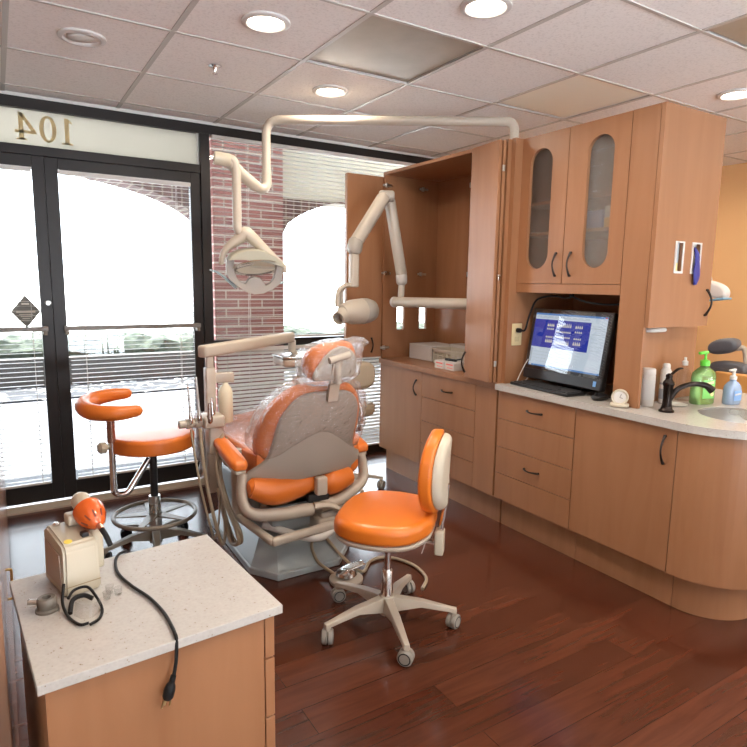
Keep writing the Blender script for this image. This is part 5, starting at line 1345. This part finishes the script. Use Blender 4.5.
# ------------------------------------------------------------------ bench cabinet at near left
t = empty('bench_cabinet', (.22, 1.235, 0), 'low maple drawer cabinet with speckled white top in the near corner', 'cabinet')
b = B(); box(b, .010, .3965, 1.044, 1.436, .06, .7415); obj('body', b, M['wood'], t, smooth=False)
b = B(); box(b, .03, .38, 1.07, 1.42, .0, .0595); obj('plinth', b, M['wood'], t, smooth=False)
b = B(); box(b, -.002, .432, 1.03, 1.444, .742, .76); obj('top_slab', b, M['quartz'], t, smooth=False, bevel=.0015)
for z0, z1 in ((.062, .235), (.239, .372), (.376, .509), (.513, .641), (.645, .7405)):
    b = B(); box(b, .4005, .4215, 1.047, 1.433, z0, z1); dr = obj('drawer', b, M['wood'], t, bevel=.0015)
    b = B(); P = [(.4215 + .006 + .022 * math.sin(PI * k / 12), 1.186 + .10 * k / 12, (z0 + z1) / 2) for k in range(13)]; tube(b, P, .0045, 8)
    for yy in (1.186, 1.286): cyl(b, (.4215, yy, (z0 + z1) / 2), (.431, yy, (z0 + z1) / 2), .006, 8)
    obj('handle', b, M['handle'], dr)
t.rotation_euler = (0, 0, R(4.2))
ZT2 = .7602
# curing light
t = empty('curing_light', (.10, 1.34, ZT2), 'ivory curing light base with its orange shielded gun resting on top', 'curing light')
ck = Matrix.Translation((.078, 1.285, ZT2)) @ Matrix.Rotation(R(13), 4, 'Z')
def loc(b): bmesh.ops.transform(b, matrix=ck, verts=b.verts)
b = B(); extr(b, [(0, 0), (.125, 0), (.125, .112), (.105, .122), (.012, .108), (.002, .095)], lambda y, z: Vector((0, y, z)), lambda y, z: Vector((.072, y, z)))
for v in b.verts:
    if v.co.z > .09: v.co.x = .036 + (v.co.x - .036) * .93
bmesh.ops.bevel(b, geom=b.edges[:], offset=.005, segments=3, affect='EDGES'); loc(b); obj('body', b, M['ivory'], t)
b = B(); extr(b, [(.018, .016), (.108, .016), (.108, .095), (.022, .085)], lambda y, z: Vector((-.0012, y, z)), lambda y, z: Vector((.0008, y, z))); loc(b); obj('side_vent', b, mat('pinkish panel', (.42, .32, .25), .4), t, smooth=False)
b = B(); box(b, .001, .071, -.0008, .0004, .021, .0225); loc(b); obj('seam', b, mat('seam brown', (.3, .24, .15), .6), t, smooth=False)
b = B(); box(b, .046, .060, .022, .038, .109, .119); loc(b); obj('rocker_switch', b, M['black'], t, bevel=.002)
b = B(); lathe(b, [(0, 0), (.008, 0), (.008, .001), (0, .001)], (.018, .022, .1095), (0, -.15, 1), 18); loc(b); obj('sticker', b, M['yellow'], t)
b = B(); lathe(b, [(0, 0), (.007, 0), (.008, .004), (.004, .007), (0, .007)], (.020, .098, .1205), (0, 0, 1), 16); loc(b); obj('terminal', b, M['chrome'], t)
b = B(); rbox(b, .038, .066, .075, .108, .118, .142, .005); rbox(b, .0725, .098, .045, .085, .02, .125, .008); loc(b); obj('cradle', b, M['ivory'], t)
gc = Vector((.136, 1.372, .908)); gd = Vector((.26, -.86, -.34)).normalized()
b = B(); lathe(b, [(0, -.05), (.014, -.048), (.020, -.038), (.021, .0), (.018, .012), (0, .012)], gc, gd, 26); obj('gun_barrel', b, M['ivory'], t, angle=60)
b = B(); lathe(b, [(.004, .051), (.009, .049), (.018, .042), (.027, .026), (.0315, .006), (.030, -.007), (.029, -.007), (.0305, .006), (.0255, .026), (.017, .0405), (.008, .047), (.004, .049)], gc + gd * .004, gd, 36); obj('orange_shield', b, M['shield'], t, angle=60)
b = B()
q = Vector((0, 0, 1)).rotation_difference(gd)
for k in range(9):
    a = 2 * PI * k / 9
    p0 = gc + gd * .004 + q @ Vector((.0185 * math.cos(a), .0185 * math.sin(a), .0418)); p1 = gc + gd * .004 + q @ Vector((.0265 * math.cos(a), .0265 * math.sin(a), .028))
    beam(b, p0, p1, .003, .001, up=gd)
obj('shield_vent', b, mat('dark slot', (.18, .03, .01), .6), t, smooth=False)
b = B(); cyl(b, gc + gd * .050, gc + gd * .070, .006, 14); obj('light_guide', b, mat('copper', (.7, .36, .25), .25, .9), t)
b = B(); tube(b, cat([gc + gd * .066, gc + gd * .082 + Vector((.002, .0, -.006)), gc + gd * .087 + Vector((.008, .0, -.026))], 6), .0055, 12); obj('guide_tip', b, M['rubber'], t)
# metal ring gauge
c = Vector((.044, 1.258, ZT2)); t = empty('metal_ring_block', c, 'small grey metal ring block with a side screw near the corner of bench', 'metal fitting')
b = B(); lathe(b, [(0, 0), (.021, 0), (.021, .004), (.016, .006), (.016, .010), (.0175, .012), (.0175, .024), (.015, .027), (.008, .027), (.007, .015), (0, .015)], c, (0, 0, 1), 30); obj('body', b, mat('dull nickel', (.20, .18, .155), .5, .4), t, angle=40)
b = B(); cyl(b, c + Vector((-.015, .006, .019)), c + Vector((-.031, .012, .019)), .0055, 14); obj('screw', b, M['steel'], t)
# safety glasses
t = empty('safety_glasses', (.12, 1.225, ZT2), 'clear safety glasses with black frame lying folded before the curing light', 'glasses')
b = B(); zz = ZT2 + .004; gx, gy = -.012, -.020
tube(b, cat([(.088 + gx, 1.292 + gy, zz + .035), (.082 + gx, 1.262 + gy, zz + .012), (.088 + gx, 1.225 + gy, zz), (.103 + gx, 1.185 + gy, zz), (.118 + gx, 1.178 + gy, zz + .002)], 8), .0028, 8)
obj('temple', b, M['rubber'], t)
b = B(); tube(b, cat([(.092 + gx, 1.262 + gy, zz + .018), (.105 + gx, 1.283 + gy, zz + .022), (.128 + gx, 1.285 + gy, zz + .022), (.140 + gx, 1.262 + gy, zz + .012), (.147 + gx, 1.225 + gy, zz), (.138 + gx, 1.19 + gy, zz), (.120 + gx, 1.175 + gy, zz)], 8), .0028, 8); obj('temple', b, M['rubber'], t)
b = B(); tube(b, cat([(.092 + gx, 1.235 + gy, zz), (.100 + gx, 1.262 + gy, zz + .012), (.120 + gx, 1.268 + gy, zz + .014), (.135 + gx, 1.258 + gy, zz + .008)], 8), .0045, 8); obj('brow_bar', b, M['rubber'], t)
b = B()
for k in range(7):
    pass
P0 = cat([(.097 + gx, 1.222 + gy, zz + .002), (.110 + gx, 1.20 + gy, zz + .002), (.128 + gx, 1.198 + gy, zz + .002), (.143 + gx, 1.215 + gy, zz + .002)], 5)
r_lo = [b.verts.new(p + Vector((0, 0, -.0015))) for p in P0]; r_hi = [b.verts.new(p + Vector((.004, .008, .022))) for p in P0]
r_l2 = [b.verts.new(p + Vector((0, .0015, -.0015))) for p in P0]; r_h2 = [b.verts.new(p + Vector((.004, .0095, .022))) for p in P0]
for k in range(len(P0) - 1):
    b.faces.new((r_lo[k], r_lo[k + 1], r_hi[k + 1], r_hi[k])); b.faces.new((r_l2[k], r_h2[k], r_h2[k + 1], r_l2[k + 1])); b.faces.new((r_hi[k], r_hi[k + 1], r_h2[k + 1], r_h2[k])); b.faces.new((r_lo[k], r_l2[k], r_l2[k + 1], r_lo[k + 1]))
obj('lens', b, M['clear'], t)
# small clear pieces
for k, (x_, y_) in enumerate(((.150, 1.245), (.158, 1.268), (.172, 1.252))):
    b = B(); r_ = .0085; lathe(b, [(0, 0), (r_ * .8, 0), (r_, .016), (r_ * .9, .016), (r_ * .7, .002), (0, .002)], (x_, y_, ZT2), (0, 0, 1), 16)
    tag(obj('clear_cup', b, M['clear']), 'tiny clear plastic cup beside the curing light base', 'cup', 'tiny clear cups on the bench')
# black power cord with plug hanging over the front edge
t = empty('power_cable', (.215, 1.2, ZT2), 'black power cord trailing over the speckled bench top to a hanging plug', 'power cord')
zc = ZT2 + .0045
b = B(); tube(b, cat([(.222, 1.447, zc), (.203, 1.437, zc), (.190, 1.40, zc), (.186, 1.34, zc), (.200, 1.27, zc), (.222, 1.20, zc), (.234, 1.13, zc), (.236, 1.07, zc), (.235, 1.046, zc + .0005), (.235, 1.036, zc - .0025), (.234, 1.031, zc - .014), (.232, 1.030, .72), (.226, 1.028, .692)], 10), .0033, 10); obj('cord', b, M['rubber'], t)
b = B(); lathe(b, [(0, 0), (.005, 0), (.0055, .010), (.005, .012), (.008, .017), (.010, .025), (.010, .038), (.0075, .043), (0, .043)], (.226, 1.028, .695), (-.30, 0, -1), 18); obj('plug', b, M['rubber'], t, angle=50)
b = B(); 
e0 = Vector((.226, 1.028, .695)) + Vector((-.30, 0, -1)).normalized() * .042; dd = Vector((-.30, 0, -1)).normalized()
for s in (-.0065, .0065): beam(b, e0 + Vector((s, -.002, 0)), e0 + Vector((s, -.002, 0)) + dd * .014, .0015, .006, up=(0, 1, 0))
cyl(b, e0 + Vector((0, .006, 0)), e0 + Vector((0, .006, 0)) + dd * .016, .0024, 8); obj('prong', b, mat('brass prong', (.5, .38, .2), .35, .9), t)

# ------------------------------------------------------------------ lights
def area(name, loc, size, power, col, rot=(0, 0, 0), spread=180):
    l = bpy.data.lights.new(name, 'AREA'); l.shape = 'DISK'; l.size = size; l.energy = power; l.color = col; l.spread = R(spread)
    o = bpy.data.objects.new(name, l); COL.objects.link(o); o.location = loc; o.rotation_euler = rot; return o
for i, (x, y, k) in enumerate(LAMPS):
    area('can_or_fill_lamp', (x, y, ZC - .014), .14, 6.5 * k, (1, .86, .70), spread=165)
w = bpy.data.worlds.new('sky'); sc.world = w; w.use_nodes = True
wt = w.node_tree; bg = wt.nodes['Background']; bg.inputs['Color'].default_value = (.83, .915, 1.0, 1)
# bright hazy sky towards the street, sky dimmed behind the building, added glow below the horizon lifting the ceiling
tcw = wt.nodes.new('ShaderNodeTexCoord'); sx = wt.nodes.new('ShaderNodeSeparateXYZ'); wt.links.new(tcw.outputs['Generated'], sx.inputs[0])
ym = wt.nodes.new('ShaderNodeMapRange'); ym.inputs['From Min'].default_value = -.15; ym.inputs['From Max'].default_value = .15; ym.inputs['To Min'].default_value = 1.2; ym.inputs['To Max'].default_value = 5.5
wt.links.new(sx.outputs['Y'], ym.inputs['Value'])
zm = wt.nodes.new('ShaderNodeMapRange'); zm.inputs['From Min'].default_value = -.06; zm.inputs['From Max'].default_value = -.02; zm.inputs['To Min'].default_value = 1; zm.inputs['To Max'].default_value = 0
wt.links.new(sx.outputs['Z'], zm.inputs['Value'])
mxw = wt.nodes.new('ShaderNodeMix'); mxw.data_type = 'FLOAT'; wt.links.new(zm.outputs[0], mxw.inputs['Factor']); wt.links.new(ym.outputs[0], mxw.inputs['A']); mxw.inputs['B'].default_value = 13
wt.links.new(mxw.outputs['Result'], bg.inputs['Strength'])

sl_ = bpy.data.lights.new('sun', 'SUN'); sl_.energy = 20; sl_.angle = R(.6); sl_.color = (1, .97, .92)
so_ = bpy.data.objects.new('sun', sl_); COL.objects.link(so_); so_.rotation_euler = (R(-24), 0, R(14))
# ------------------------------------------------------------------ camera
cd = bpy.data.cameras.new('camera'); cam = bpy.data.objects.new('camera', cd); COL.objects.link(cam); sc.camera = cam
cd.sensor_width = 36; cd.sensor_fit = 'HORIZONTAL'; cd.lens = 602.8 / 747 * 36; cd.clip_start = .02; cd.clip_end = 300
yaw, pitch, roll = R(31.93), R(8.55), R(.88)
fw = Vector((math.sin(yaw) * math.cos(pitch), math.cos(yaw) * math.cos(pitch), -math.sin(pitch)))
rt = Vector((math.cos(yaw), -math.sin(yaw), 0)); up = rt.cross(fw)
r2 = rt * math.cos(roll) + up * math.sin(roll); u2 = -rt * math.sin(roll) + up * math.cos(roll)
Mx = Matrix((r2, u2, -fw)).transposed().to_4x4(); Mx.translation = Vector((0, 0, H)); cam.matrix_world = Mx

vs_ = sc.view_settings; vs_.view_transform = 'Standard'; vs_.look = 'None'; vs_.gamma = 1; vs_.exposure = .80; vs_.use_curve_mapping = False
sc.cycles.use_denoising = True
sc.cycles.max_bounces = 10; sc.cycles.diffuse_bounces = 5; sc.cycles.transparent_max_bounces = 24
sc.cycles.sample_clamp_indirect = 6
sc.cycles.caustics_reflective = False; sc.cycles.caustics_refractive = False
